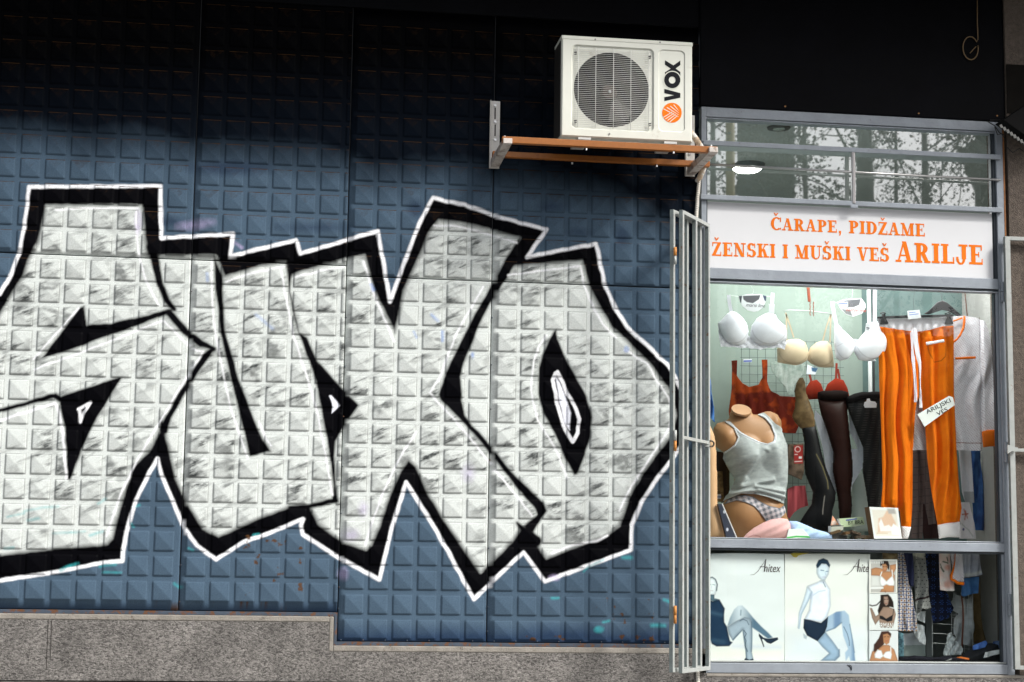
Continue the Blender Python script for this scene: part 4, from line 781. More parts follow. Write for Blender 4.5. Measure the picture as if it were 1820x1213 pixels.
# half round maker's cards on the hangers
def card(pts, dk, lab, txt, col, p, sz):
    o = tag_card('card', pts, .27, lab, 'card', base=(.78, .80, .80), layers=[('p', d_, c_, 1.2) for d_, c_ in dk]); return text('lettering', txt, mat('card print '+txt[:2], col, .5), o, at(*p, .2685), sz, rot=-1, shear=.35)
card(za_([(368, 185), (440, 170), (560, 168), (618, 185), (612, 235), (590, 285), (545, 320), (505, 328), (450, 315), (400, 275), (375, 230)]), [(za_([(405, 182), (565, 176), (550, 215), (495, 250), (440, 240), (410, 215)]), (.12, .12, .13)), (za_([(368, 185), (400, 180), (390, 250), (380, 240)]), (.08, .09, .1)), (za_([(580, 175), (620, 182), (614, 235), (600, 225)]), (.06, .08, .12))], 'half round card on the hanger of the leftmost white bra', 'maris line', (.03, .03, .04), za_([(430, 278)])[0], .034)
card(za_([(1250, 240), (1310, 215), (1470, 205), (1505, 250), (1510, 285), (1480, 340), (1395, 372), (1330, 350), (1280, 300)]), [(za_([(1310, 225), (1465, 212), (1450, 265), (1400, 285), (1340, 290)]), (.16, .16, .17)), (za_([(1290, 300), (1370, 310), (1390, 365), (1330, 345)]), (.25, .26, .26)), (za_([(1255, 240), (1350, 235), (1350, 280), (1260, 285)]), (.62, .66, .72)), (za_([(1262, 252), (1345, 246), (1345, 254), (1262, 260)]), (.05, .10, .4))], 'half round card with red script on the hanger of the right white bra', 'cotton line', (.55, .06, .04), za_([(1330, 320)])[0], .032)
q = MB().tube(line3(za_([(285, 178), (370, 190), (490, 168), (500, 150), (496, 120), (478, 95), (472, 45)]), .285), .0016, 5); q.tube(line3(za_([(490, 168), (612, 188), (670, 190)]), .285), .0016, 5); tag(q.build('clear_hanger', M_clear), 'thin clear hanger above the leftmost white bra', 'hanger')
tag(MB().tube(line3(za_([(1215, 245), (1260, 240), (1385, 205), (1392, 140), (1388, 60)]), .285), .0016, 5).build('clear_hanger', M_clear), 'thin clear hanger above the right white bra', 'hanger')
q = MB()
random.seed(3)
for k in range(46):
    t = k/45; x = 990+8*math.sin(k*2.1)+14*t; y = 82+150*t; c = at(*za_([(x, y)])[0], .3); q.tube([c-np.array((.004, 0, .004)), c, c+np.array((.004, 0, .004))], [.003, .0062, .003], 7)
for k in range(22):
    x = 1010+(30 if k % 2 else 0)+2*math.sin(k); c = at(*za_([(x, 235+6*k)])[0], .3); q.tube([c-np.array((0, 0, .004)), c, c+np.array((0, 0, .004))], [.002, .0045, .002], 6)
gb = q.build('bead_garland', mat('red brown beads', (.30, .055, .015), .35, noise=.4, nscale=120), smooth=True); tag(gb, 'string of red brown beads hanging at the top of the display', 'garland')

# --- wire display grid on the back wall
q = MB(); Yg = .70
for k in range(7): x = 1318+14.2*k+4*(k > 3); q.tube(line3([(x, 606), (x+2, 890)], Yg), .0016, 5)
for k in range(20): y = 606+14.8*k; q.tube(line3([(1316, y), (1500, y+3)], Yg), .0016, 5)
for k in range(6): x = 1418+15*k; q.tube(line3([(x, 606), (x+1, 890)], Yg), .0016, 5)
tag(q.build('display_grid', M_wire), 'dark wire grid standing against the pale green back wall', 'wire grid')
# --- rust camisole and red bra on the grid
RUST = lambda X, Y: np.array((.13, .014, .006))+(np.array((.34, .050, .008))-np.array((.13, .014, .006)))*np.clip((fbm(X, Y, 16, 21)-.42)/.2, 0, 1)[:, None]
o = sheet('camisole', [(1300, 642), (1309, 641), (1310, 668), (1319, 682), (1331, 688), (1347, 685), (1354, 672), (1354, 640), (1363, 640), (1364, 678), (1371, 696), (1386, 704), (1410, 706), (1430, 702), (1440, 742), (1420, 755), (1414, 771), (1388, 769), (1340, 775), (1297, 762), (1296, 730), (1301, 690)], .60, M_velour, base=RUST, res=.004, H=folds(30, .010, .3, 5))
tag(o, 'rust red velvet camisole hanging on the wire grid', 'camisole')
bra('dark red bra partly hidden behind the upturned foot form', [za_([(972, 1010), (1010, 950), (1070, 935), (1110, 975), (1138, 1060), (1100, 1110), (1000, 1115), (960, 1080)]), za_([(1135, 1050), (1165, 975), (1240, 920), (1310, 940), (1345, 1010), (1366, 1100), (1290, 1112), (1180, 1100)])], None, [za_([(1020, 950), (1005, 890)]), za_([(1242, 925), (1248, 790)]), za_([(1275, 930), (1258, 840)])], .56, (.30, .03, .012), M_velour, .03, strw=4)
o = sheet('briefs', za_([(650, 782), (720, 770), (960, 800), (950, 880), (900, 940), (865, 985), (862, 1070), (815, 1072), (790, 1000), (740, 950), (680, 880)]), .62, M_lace, base=noisy((.36, .46, .40), (.62, .70, .64), 9, 3), res=.004, H=folds(18, .004, .2, 8)); tag(o, 'pale green lace briefs hanging between the rust camisole straps', 'briefs')
tag_card('price_tag', za_([(410, 752), (485, 750), (487, 778), (412, 780)]), .66, 'small price tag above the pale lace briefs', layers=[('l', za_([(418, 770), (480, 768)]), 3, (.1, .15, .5), .6)])
tag_card('paper_label', za_([(985, 800), (1050, 830), (1080, 830), (1055, 890), (975, 885)]), .26, 'blue and white paper label under the beige bra', base=(.75, .78, .85), layers=[('p', za_([(1020, 825), (1085, 830), (1060, 870), (1025, 860)]), (.05, .12, .22), 1.5)])

# --- mannequin torso
BOD = zc([(262, 118), (250, 155), (240, 195), (200, 215), (150, 228), (124, 262), (118, 310), (125, 370), (150, 415), (190, 443), (212, 462), (215, 540), (250, 600), (286, 650), (288, 700), (262, 745), (222, 790), (197, 850), (205, 930), (230, 1000), (270, 1060), (310, 1112), (345, 1114), (420, 1112), (560, 1112), (690, 1100), (705, 1020), (692, 960), (672, 900), (655, 850), (662, 790), (682, 690), (686, 560), (684, 420), (665, 350), (640, 290), (642, 210), (612, 160), (560, 137), (520, 137), (490, 150), (450, 162), (418, 160), (410, 118)])
YM = .40
P_body = np.array([at(x, y, YM)[[0, 2]] for x, y in BOD])
bump_l = [(p[0], p[1], b, c_, h, 0) for p, b, c_, h in [(zc([(340, 470)])[0], 36, 38, .042), (zc([(560, 455)])[0], 30, 40, .045), (zc([(195, 335)])[0], 20, 26, .035), (zc([(600, 210)])[0], 12, 18, .02), (zc([(330, 960)])[0], 34, 40, .03), (zc([(560, 900)])[0], 30, 20, .02)]]
def body_h(X, Z, d=None):
    D = CF[None]+CR[None]*((X-910)/FPX)[:, None]-CU[None]*((Z-606.5)/FPX)[:, None]; t = (YM-CAM[1])/D[:, 1]; Pw = CAM[None]+D*t[:, None]
    s_, _, _ = sd_poly(Pw[:, 0], Pw[:, 2], P_body); s_ = np.clip(-s_, 0, 1)
    u = np.clip((Pw[:, 0]-BG['x0'])/BG['res'], 0, BG['U'].shape[1]-1.001); v = np.clip((Pw[:, 2]-BG['z0'])/BG['res'], 0, BG['U'].shape[0]-1.001); i = u.astype(int); j = v.astype(int); u = u-i; v = v-j; G = BG['U']
    pr = (G[j, i]*(1-u)+G[j, i+1]*u)*(1-v)+(G[j+1, i]*(1-u)+G[j+1, i+1]*u)*v
    return .095*pr+bump_fn(bump_l)(X, Z)*np.clip(s_/.13*6, 0, 1)
mq = empty('mannequin_torso', at(1330, 958, YM), 'tan headless mannequin torso in a grey camisole and checked briefs', 'mannequin')
TAN = (.36, .185, .085)
sheet('body', BOD, YM, M_skin, mq, base=TAN, res=.005, inflate=.095, dmax=.13, H=bump_fn(bump_l)); BG = dict(LAST)
e_ = [zc([(337+76*math.cos(t)-6*math.sin(t), 122+38*math.sin(t)+14*math.cos(t))])[0]+(math.sin(t),) for t in [k*2*math.pi/36 for k in range(36)]]
q = MB(); q.ngon([at(x, y, YM-.05-.05*s_) for x, y, s_ in e_]); rim = [at(x, y, YM-.05-.05*s_) for x, y, s_ in e_]; low = [p-np.array((.0, -.01, .012)) for p in rim]; vs, fs = ring([tuple(p) for p in rim], [tuple(p) for p in low]); q.add(vs, fs); q.build('neck_cap', mat('lighter mannequin plastic', (.40, .215, .105), .35, noise=.06), mq)
CAMI = zc([(200, 216), (235, 220), (270, 268), (300, 300), (340, 328), (380, 350), (420, 370), (460, 385), (500, 396), (540, 382), (560, 340), (556, 285), (525, 225), (500, 195), (450, 166), (500, 150), (535, 190), (575, 240), (635, 270), (662, 340), (688, 400), (694, 560), (686, 700), (672, 790), (650, 850), (600, 836), (500, 802), (400, 778), (300, 772), (240, 800), (190, 832), (212, 790), (256, 730), (285, 660), (235, 580), (192, 500), (198, 450), (255, 402), (280, 345), (262, 280), (235, 240)])
GREYC = lambda X, Y: np.array((.36, .38, .38))*(1+.5*(fbm(X, Y*2.5, 9, 6)-.5))[:, None]
def cami_h(X, Z, d):
    h = body_h(X, Z)+.007
    u = (X-1240)*4.331; v = (Z-700)*4.331
    for pts, w_, a in (([(300, 700), (480, 450)], 26, .016), ([(280, 730), (420, 690), (545, 670)], 16, .014), ([(240, 790), (400, 720), (640, 760)], 18, .016), ([(230, 770), (420, 750), (650, 800)], 14, .014), ([(360, 640), (480, 460)], 20, -.010), ([(250, 560), (400, 480)], 30, .006), ([(600, 830), (420, 780)], 14, .01), ([(560, 420), (620, 640)], 40, .006)):
        h = h+2.3*a*np.exp(-np.clip(sd_line(u, v, pts, 0)/w_, 0, 5)**2)
    return h
lace_l = [('l', zc([(212, 220), (255, 265), (300, 312), (360, 352), (430, 385), (500, 398), (548, 380), (566, 330), (545, 250), (500, 190), (460, 166)]), 5, (.56, .57, .60), 1.5), ('l', zc([(262, 285), (285, 345), (258, 402), (202, 455)]), 3.5, (.52, .53, .56), 1.5)]
sheet('camisole', CAMI, YM, M_knit, mq, base=GREYC, layers=lace_l, res=.0042, H=cami_h, solid=.002)
lq = MB()
for pts in ([(205, 218), (250, 262), (300, 312), (360, 352), (430, 385), (500, 400), (550, 380), (567, 330), (545, 250), (500, 190), (462, 168)], [(262, 285), (287, 345), (258, 405), (200, 458)]):
    pp = zc(pts)
    for i in range(len(pp)-1):
        n = int(math.hypot(pp[i+1][0]-pp[i][0], pp[i+1][1]-pp[i][1])/2.4)+1
        for k in range(n):
            x = pp[i][0]+(pp[i+1][0]-pp[i][0])*k/n; y = pp[i][1]+(pp[i+1][1]-pp[i][1])*k/n; hh = float(body_h(np.array([x]), np.array([y]))[0]); c = at(x, y, YM)+np.array((0, -hh-.010, 0)); lq.tube([c+np.array((0, .003, 0)), c+np.array((0, -.002, 0))], [.0065, .0045], 6)
lq.build('lace_edge', mat('grey lace', (.58, .59, .62), .8, noise=.2, nscale=100), mq)
def plaid(X, Y):
    u = (X*.95-Y*.35); v = (X*.35+Y*.95); a = (np.sin(u*2*math.pi/9) > 0).astype(float); b = (np.sin(v*2*math.pi/9) > 0).astype(float); k = (a+b)/2; c = np.array((.62, .55, .58))[None]*(1-k[:, None])+np.array((.16, .17, .20))[None]*k[:, None]; return c
sheet('briefs', zc([(198, 852), (225, 815), (280, 788), (340, 784), (400, 800), (460, 840), (520, 870), (600, 886), (650, 862), (667, 882), (666, 912), (600, 972), (560, 986), (510, 1002), (480, 960), (440, 912), (400, 872), (340, 842), (280, 826)]), YM, M_cloth, mq, base=plaid, layers=[('l', zc([(198, 852), (225, 815), (280, 788), (340, 784), (400, 800), (460, 840), (520, 870), (600, 886), (650, 862)]), 2.4, (.14, .14, .16), 1.), ('l', zc([(510, 1002), (480, 960), (440, 912), (400, 872), (340, 842), (280, 826), (198, 852)]), 2.4, (.16, .16, .18), 1.)], res=.0035, H=lambda X, Z, d: body_h(X, Z)+.004, solid=.0015)
# second mannequin at the far left
m2 = empty('mannequin', at(1272, 958, .2), 'pale mannequin arm under blue denim at the left edge of the display', 'mannequin')
sheet('body', zc([(40, 190), (76, 195), (100, 260), (125, 320), (136, 380), (138, 450), (144, 600), (150, 860), (170, 940), (200, 1040), (216, 1108), (150, 1110), (60, 1110), (40, 800)]), .2, M_skin, m2, base=(.60, .36, .20), res=.005, inflate=.06)
sheet('denim_jacket', [(1240, 655), (1257, 660), (1263, 676), (1266, 708), (1271, 752), (1264, 745), (1256, 735), (1240, 735)], .17, M_cloth, m2, base=noisy((.03, .10, .30), (.06, .17, .42), 8, 2), res=.004, H=folds(12, .006, .1, 2))
# --- leg forms with stockings
def leg(lab, parts, Y, name='leg_form', grp='leg forms with stockings'):
    r = empty(name, at(parts[0][1][0][0], max(p[1] for q_ in parts for p in q_[1]), Y), lab, 'leg form', grp)
    for nm, out, col, infl, m_, lay in parts: sheet(nm, out, Y, m_, r, base=col, res=.0045, inflate=infl, pw=.5, layers=lay)
    return r
leg('black stocking on a bronze foot form standing with its foot up', [('stocking', zc([(796, 245), (850, 250), (907, 245), (930, 350), (950, 450), (980, 560), (1020, 660), (1060, 760), (1055, 830), (1035, 900), (1025, 1000), (1012, 1068), (900, 1045), (785, 990), (830, 920), (880, 850), (890, 760), (860, 690), (830, 620), (820, 500), (825, 400), (812, 310)]), (.003, .003, .0035), .05, M_stock, [('l', zc([(900, 470), (950, 570), (985, 680), (988, 735)]), 1.4, (.12, .10, .04), 1.5), ('l', zc([(960, 790), (945, 900), (945, 930)]), 1.2, (.2, .18, .16), 1.5)]),
    ('foot', [(1412, 695), (1416, 680), (1421, 672), (1427, 671), (1431, 680), (1433, 700), (1440, 718), (1446, 735), (1449, 762), (1436, 765), (1423, 762), (1411, 748), (1408, 740), (1413, 725), (1414, 708)], noisy((.075, .045, .018), (.14, .09, .04), 7, 3), .032, M_stock, [])], .42)
leg('dark brown stocking on a leg form beside the black one', [('stocking', zc([(925, 40), (1040, 55), (1150, 40), (1152, 150), (1166, 300), (1187, 500), (1192, 620), (1177, 740), (1187, 860), (1180, 958), (1090, 962), (1086, 850), (1066, 720), (1042, 600), (1046, 450), (1002, 300), (950, 150)]), (.020, .006, .004), .05, M_stock, []), ('band', zc([(925, -10), (960, -22), (1100, -25), (1152, -12), (1156, 42), (1040, 58), (928, 42)]), (.012, .007, .006), .055, M_knit, [])], .46)
net = lambda X, Y: np.array((.008, .008, .008))+np.array((.03, .028, .024))*np.clip(np.sin(Y*2*math.pi/4.2)*1.5, 0, 1)[:, None]*np.clip(np.sin((X+.2*Y)*2*math.pi/14)+.6, 0, 1)[:, None]
leg('ribbed black stocking with a white size label on the widest leg form', [('stocking', zd([(15, 75), (120, 40), (275, 35), (290, 300), (292, 600), (285, 830), (265, 885), (190, 885), (172, 750), (147, 600), (152, 420), (102, 300), (58, 190)]), net, .055, M_stock, []), ('band', zd([(12, 30), (80, 0), (130, -12), (278, -15), (282, 38), (130, 46), (22, 78)]), (.009, .008, .008), .058, M_knit, [])], .44)
tag_card('size_label', zd([(158, 66), (172, 60), (178, 40), (196, 38), (204, 58), (240, 62), (252, 78), (250, 108), (160, 108), (152, 90)]), .365, 'white hook shaped label on the ribbed black stocking')
# white underwear behind the leg forms
o = sheet('undershirt', zc([(905, 130), (960, 180), (1010, 330), (1050, 420), (1180, 425), (1250, 430), (1272, 570), (1190, 700), (1180, 760), (1090, 760), (1060, 755), (1000, 640), (965, 430), (930, 300), (900, 190)]), .53, M_cloth, base=(.88, .90, .97), res=.005, H=folds(22, .006, .1, 9)); tag(o, 'white underwear hanging behind the leg forms', 'underwear')
o = sheet('undershirt', zc([(1150, 80), (1240, 260), (1275, 420), (1270, 560), (1240, 440), (1172, 300), (1160, 160)]), .525, M_cloth, base=(.84, .87, .93), res=.005, H=folds(16, .005, .1, 4)); tag(o, 'white shirt piece between the brown and the ribbed stocking', 'underwear')
o = sheet('torso_form', zd([(60, 640), (135, 590), (150, 660), (175, 760), (190, 880), (210, 960), (215, 1060), (60, 1060), (50, 860), (65, 760)]), .64, M_skin, base=(.38, .43, .40), res=.006, inflate=.05); tag(o, 'grey leg form without a stocking behind the others', 'leg form')
o = sheet('shorts', zc([(688, 735), (740, 712), (830, 708), (850, 862), (790, 880), (740, 915), (705, 965), (692, 950)]), .62, M_cloth, base=(.46, .085, .10), res=.004, H=folds(14, .008, .05, 3)); tag(o, 'dusky pink shorts lying behind the mannequin torso', 'shorts')
o = sheet('sock_pack', zc([(692, 392), (808, 385), (812, 600), (795, 665), (740, 640), (690, 620)]), .58, M_print, base=noisy((.05, .035, .025), (.20, .14, .10), 10, 5), layers=[('p', zc([(733, 402), (803, 398), (803, 540), (735, 540)]), (.36, .035, .03), 1), ('e', *zc([(763, 430)])[0], 5.4, 5.4, 0, (.75, .6, .58), 1), ('e', *zc([(763, 430)])[0], 4, 4, 0, (.36, .035, .03), 1), ('l', zc([(742, 470), (760, 470)]), 1.3, (.8, .7, .7), .8), ('p', zc([(772, 485), (795, 485), (795, 502), (772, 502)]), (.8, .8, .8), .8), ('l', zc([(742, 525), (795, 522)]), 1.5, (.8, .7, .7), .8)], res=.003, solid=.02); tag(o, 'brown sock pack with a dark red paper label on the grid', 'sock pack')
# rolled towels, boxes and papers on the display floor
def roll(lab, out, Y, col, infl, nm='rolled_garment', lay=()):
    o = sheet(nm, out, Y, M_knit, base=col, res=.004, inflate=infl, H=lambda X, Z, d: .004*np.sin((X*.5+Z)/2.5), pw=.5, layers=lay); return tag(o, lab, 'rolled garment')
roll('pale pink rolled garment in front of the mannequin', zc([(345, 1116), (375, 1080), (430, 1035), (500, 995), (570, 968), (640, 958), (690, 966), (708, 1000), (712, 1060), (700, 1116)]), .18, (.76, .44, .43), .06, lay=[('l', zc([(380, 1108), (420, 1090), (470, 1100), (480, 1116)]), 1.3, (.45, .2, .2), 1.2)])
roll('light blue rolled garment in front of the black stocking', zc([(698, 980), (760, 982), (830, 1010), (900, 1042), (980, 1065), (1030, 1085), (1038, 1116), (860, 1117), (740, 1117), (700, 1060)]), .22, (.42, .55, .80), .05)
def pbox(name, front, Y, d, m, lab, cat='box', base=(.8, .8, .8), layers=()):
    r = empty(name, at(front[0][0], max(p[1] for p in front), Y), lab, cat); P_ = [at(x, y, Y) for x, y in front]; MB().prism([tuple(p+np.array((0, .001, 0))) for p in P_], (0, d, 0)).build('box_body', m, r); sheet('printed_front', front, Y-.001, M_print, r, base=base, layers=layers, res=.0025, solid=.0005); return r
M_card = mat('brown card', (.16, .08, .035), .7, noise=.2)
pbox('small_carton', zc([(700, 1042), (812, 1040), (868, 1110), (685, 1114)]), .13, .05, M_paper, 'small white and green carton between the rolled garments', base=(.80, .86, .80), layers=[('l', zc([(690, 1110), (760, 1100), (865, 1104)]), 3, (.06, .42, .08), 1)])
pbox('framed_board', zc([(155, 850), (192, 846), (306, 1112), (222, 1112)]), .12, .03, M_hang, 'dark board with a white edge leaning at the left of the display', 'board', base=(.045, .05, .075), layers=[('l', zc([(194, 850), (306, 1112)]), 3.4, (.66, .62, .62), 1), ('e', *zc([(228, 1046)])[0], 2, 3, 0, (.6, .6, .7), 1), ('e', *zc([(205, 910)])[0], 2, 3, 0, (.5, .5, .55), 1)])
pbox('brown_package', zc([(148, 600), (192, 598), (196, 700), (205, 830), (150, 832)]), .52, .05, M_card, 'brown package standing behind the mannequin arm', 'package', base=noisy((.10, .06, .02), (.24, .15, .06), 6, 1), layers=[('p', zc([(150, 775), (178, 775), (178, 810), (150, 810)]), (.6, .62, .66), 1), ('l', zc([(150, 795), (178, 795)]), 2, (.06, .08, .3), 1)])
pbox('dark_package', zc([(130, 440), (215, 455), (245, 600), (246, 835), (194, 838), (150, 600)]), .56, .05, M_card, 'dark brown package standing behind the mannequin torso', 'package', base=(.035, .02, .012))
pbox('bra_carton', zj([(688, 800), (1105, 768), (1140, 900), (960, 935), (780, 945), (720, 900)]), .26, .04, M_paper, 'pale green carton lettered BY BRA beside the photo box', base=(.48, .56, .36), layers=[('l', zj([(820, 825), (990, 802)]), 2.6, (.10, .12, .35), .8), ('p', zj([(930, 905), (1090, 900), (1080, 990), (990, 960)]), (.62, .66, .50), 1)])
text('lettering', 'BY BRA', M_ink, bpy.data.objects['bra_carton'], at(*zj([(845, 900)])[0], .2575), .036, rot=4, fit=.105)
pbox('cream_carton', zj([(548, 925), (770, 915), (760, 1000), (700, 1020), (660, 1010), (552, 1056)]), .24, .05, M_paper, 'cream carton leaning by the orange card', base=(.50, .50, .43), layers=[('l', zj([(552, 925), (770, 915)]), 2.2, (.05, .05, .05), 1), ('e', *zj([(690, 1020)])[0], 5, 3, 0, (.3, .14, .03), 2)])
pbox('orange_card', zj([(580, 745), (690, 905), (550, 915)]), .30, .005, M_paper, 'small orange and white card behind the cream carton', 'card', base=(.80, .36, .22), layers=[('e', *zj([(605, 870)])[0], 4.5, 4, 0, (.8, .6, .5), 1)])
def heap(name, region, n, Y, cols, lab, cat, seed=0):
    r = random.Random(seed); q = MB(); root = empty(name, at(region[0], region[3], Y), lab, cat)
    for i in range(n):
        x = r.uniform(region[0], region[2]); y = r.uniform(region[1], region[3]); c = at(x, y, Y+r.uniform(-.04, .05)); w_, h_ = r.uniform(.012, .035), r.uniform(.006, .016); a = r.uniform(-.6, .6)
        q2 = MB(); dx, dz = math.cos(a)*w_, math.sin(a)*w_; q2.hexa([(c[0]-dx, c[1], c[2]-dz-h_), (c[0]+dx, c[1]-.01, c[2]+dz-h_), (c[0]+dx, c[1]+.04, c[2]+dz-h_), (c[0]-dx, c[1]+.05, c[2]-dz-h_), (c[0]-dx, c[1], c[2]-dz+h_), (c[0]+dx, c[1]-.01, c[2]+dz+h_), (c[0]+dx, c[1]+.04, c[2]+dz+h_), (c[0]-dx, c[1]+.05, c[2]-dz+h_)]); q2.build('packet', cols[i % len(cols)], root, bevel=.001)
mm = [mat('packet %d' % i, c_, .5, noise=.2, nscale=60) for i, c_ in enumerate([(.02, .018, .015), (.16, .08, .03), (.03, .025, .02), (.35, .33, .28), (.06, .035, .02), (.10, .055, .02)])]
heap('accessory_packets', (1484, 946, 1545, 956), 15, .22, mm, 'small heap of brown and black accessory packets beside the photo box', 'packets', 5)
pb = pbox('photo_box', zd([(195, 872), (416, 880), (446, 1117), (232, 1117)]), .16, .09, M_card, 'white framed box with a pale photo at the foot of the orange trousers', base=(.85, .85, .84), layers=[('p', zd([(215, 895), (400, 900), (428, 1095), (245, 1095)]), (.80, .74, .66), 2), ('p', zd([(265, 960), (300, 950), (330, 900), (360, 900), (370, 940), (400, 1000), (400, 1060), (260, 1070)]), (.76, .52, .38), 3), ('p', zd([(268, 1000), (285, 960), (310, 1020), (345, 1010), (370, 1030), (365, 1060), (280, 1060)]), (.86, .84, .82), 2), ('p', zd([(330, 885), (390, 885), (400, 925), (345, 925)]), (.45, .42, .40), 3), ('p', zd([(360, 1040), (380, 1000), (420, 1030), (425, 1090), (370, 1085)]), (.88, .88, .88), 2), ('l', zd([(255, 1075), (335, 1075)]), 1.6, (.7, .55, .4), 1)])

# --- white tube post and dark door edge in the display
po_ = MB().tube(line3([(1543.5, 495), (1547, 700), (1549, 960)], .66), .0135, 12).build('display_post', mat('white tube', (.80, .82, .82), .3), smooth=True); tag(po_, 'thin white vertical tube behind the right white bra', 'post')
q = MB().tube(line3([(1551, 495), (1556, 960)], .70), .008, 10); tag(q.build('display_post', M_dark, smooth=True), 'thin dark tube right beside the white one', 'post')
for (xa, ya, xb, yb), lb in (((1713, 500, 1720, 570), 'left dark hanging cord at the upper right of the display'), ((1747, 500, 1741, 575), 'right dark hanging cord at the upper right of the display')):
    q = MB().tube(line3([(xa, ya), (xb, yb)], .5), .004, 6); tag(q.build('cord', mat('brown cord', (.10, .045, .03), .6)), lb, 'cord')

# --- pyjama top
pj = empty('pyjama_shirt', at(1690, 800, .29), 'white patterned pyjama top with orange neckline, cuff and pocket edge', 'pyjama top')
PR = dots((.86, .85, .88), (.36, .24, .27), 4.8, .6)
TOPO = zb_([(600, 400), (900, 372), (1090, 364), (1180, 378), (1255, 415), (1290, 500), (1318, 650), (1340, 900), (1350, 1213)])+zd([(1170, 300), (1168, 285), (1062, 292), (1062, 440), (980, 438), (860, 436), (640, 434), (520, 436), (520, 200)])
ORP = (.80, .17, .012)
def top_h(X, Z, d):
    h = folds(34, .013, .02, 12)(X, Z)*np.clip((Z-600)/60, .2, 1); sl = np.clip((X-1744-(Z-640)*.02)/3, 0, 1); h = h+.018*sl+.01*np.clip(1-np.abs(X-1743-(Z-640)*.01)/3, 0, 1)*-1
    return h
sheet('shirt', TOPO, .29, M_cloth, pj, base=PR, res=.003, H=top_h, layers=[('l', zd([(640, 378), (860, 378), (1060, 382)]), 1.6, (.35, .22, .2), 1), ('p', zb_([(985, 372), (1088, 365), (1080, 450), (1040, 540), (985, 598)]), (.56, .55, .58), 2)])
def band_tube(pts, w_, Y, col, nm, parent, m=M_velour): return sheet(nm, pts, Y, m, parent, base=col, res=.003, inflate=w_, flatback=True)
band_tube(zb_([(1090, 364), (1092, 420), (1082, 480), (1050, 545), (1010, 590), (985, 608), (980, 590), (1012, 565), (1045, 515), (1068, 450), (1072, 364)]), .006, .270, ORP, 'neckline', pj)
band_tube(zb_([(975, 405), (1060, 375), (1066, 388), (980, 418)]), .004, .270, ORP, 'neckline', pj)
band_tube(zb_([(998, 736), (1183, 726), (1184, 748), (1000, 756)]), .005, .265, ORP, 'pocket_edge', pj)
sheet('cuff', zd([(1060, 292), (1110, 280), (1171, 277), (1172, 404), (1120, 407), (1072, 414)]), .27, M_velour, pj, base=ORP, res=.003, inflate=.014)
hg = empty('coat_hanger', at(1670, 560, .36), 'black coat hanger carrying the patterned pyjama top', 'hanger')
MB().prism([tuple(p) for p in line3(zb_([(715, 345), (760, 315), (800, 275), (835, 240), (880, 226), (925, 245), (970, 285), (1030, 340), (1066, 372), (1040, 385), (985, 350), (930, 320), (880, 312), (820, 330), (760, 352)]), .325)], (0, -.012, 0)).build('shoulder', M_hang, hg, bevel=.004)
MB().tube(line3(zb_([(880, 228), (878, 200), (868, 150), (866, 100), (870, 60)]), .355), .003, 8).build('hook', M_wire, hg)
# --- orange trousers
OR0, OR1 = np.array((.74, .165, .004)), np.array((.66, .135, .003))
ORC = lambda X, Y: OR0+(OR1-OR0)*np.clip((fbm(X, Y*.8, 22, 33)-.4)/.3, 0, 1)[:, None]
tr = empty('pyjama_trousers', at(1630, 955, .24), 'bright orange velour pyjama trousers with patterned waistband and white drawstring', 'trousers')
LEGL = zb_([(312, 452), (480, 482), (600, 502), (650, 505), (660, 760), (670, 1000), (668, 1100)])+zd([(558, 60), (545, 150), (530, 420), (525, 900), (515, 1028), (440, 1022), (430, 905), (285, 872), (298, 700), (288, 300), (277, 0)])+zb_([(318, 1000), (312, 700)])
LEGR = zb_([(640, 505), (760, 490), (880, 458), (982, 448), (984, 800), (985, 1100)])+zd([(846, 0), (862, 400), (882, 700), (906, 880), (890, 990), (780, 1000), (720, 1012), (680, 800), (640, 500), (625, 260), (610, 150), (596, 60)])
fh = folds(21, .020, .0, 40); fh2 = folds(23, .020, -.01, 47)
def legh(f): return lambda X, Z, d: f(X, Z)*np.clip(d/.03, 0, 1)+.02*np.clip(d/.06, 0, 1)
tr1 = sheet('trouser_leg', LEGL, .24, M_velour, tr, base=ORC, res=.0038, H=legh(fh)); tr2 = sheet('trouser_leg', LEGR, .236, M_velour, tr, base=ORC, res=.0038, H=legh(fh2), layers=[('l', zb_([(738, 625), (750, 700), (770, 750), (810, 780), (860, 770), (895, 730), (903, 640)]), 1.3, (.22, .05, .0), 1.2)])
sheet('waistband', zb_([(300, 388), (500, 386), (700, 380), (980, 374), (981, 452), (880, 458), (760, 492), (650, 507), (480, 484), (316, 458)]), .215, M_cloth, tr, base=dots((.82, .81, .84), (.36, .26, .28), 4.0, .75), res=.003, H=lambda X, Z, d: .006*np.sin(X/2.4)*np.clip((Z-575)/10, 0, 1))
sheet('cuff', zd([(440, 1020), (517, 1026), (492, 1117), (442, 1117)]), .235, M_cloth, tr, base=dots((.80, .78, .80), (.36, .26, .26), 4.2), res=.003, inflate=.02); sheet('cuff', zd([(720, 1012), (780, 998), (892, 985), (897, 1108), (800, 1105), (732, 1117)]), .232, M_cloth, tr, base=dots((.80, .78, .80), (.36, .26, .26), 4.2), res=.003, inflate=.022)
sheet('drawstring', zb_([(600, 500), (635, 468), (652, 490), (668, 600), (690, 780), (692, 900), (690, 1000), (703, 1190), (676, 1192), (680, 1080), (682, 950), (668, 800), (640, 700), (625, 600)]), .185, M_cloth, tr, base=(.80, .77, .82), res=.0028, H=folds(9, .003, .1, 3)); sheet('drawstring', zb_([(596, 510), (622, 520), (628, 700), (645, 860), (655, 1050), (652, 1140), (630, 1140), (633, 1040), (622, 900), (606, 760)]), .187, M_cloth, tr, base=(.74, .68, .74), res=.0028, H=folds(9, .003, .1, 5))
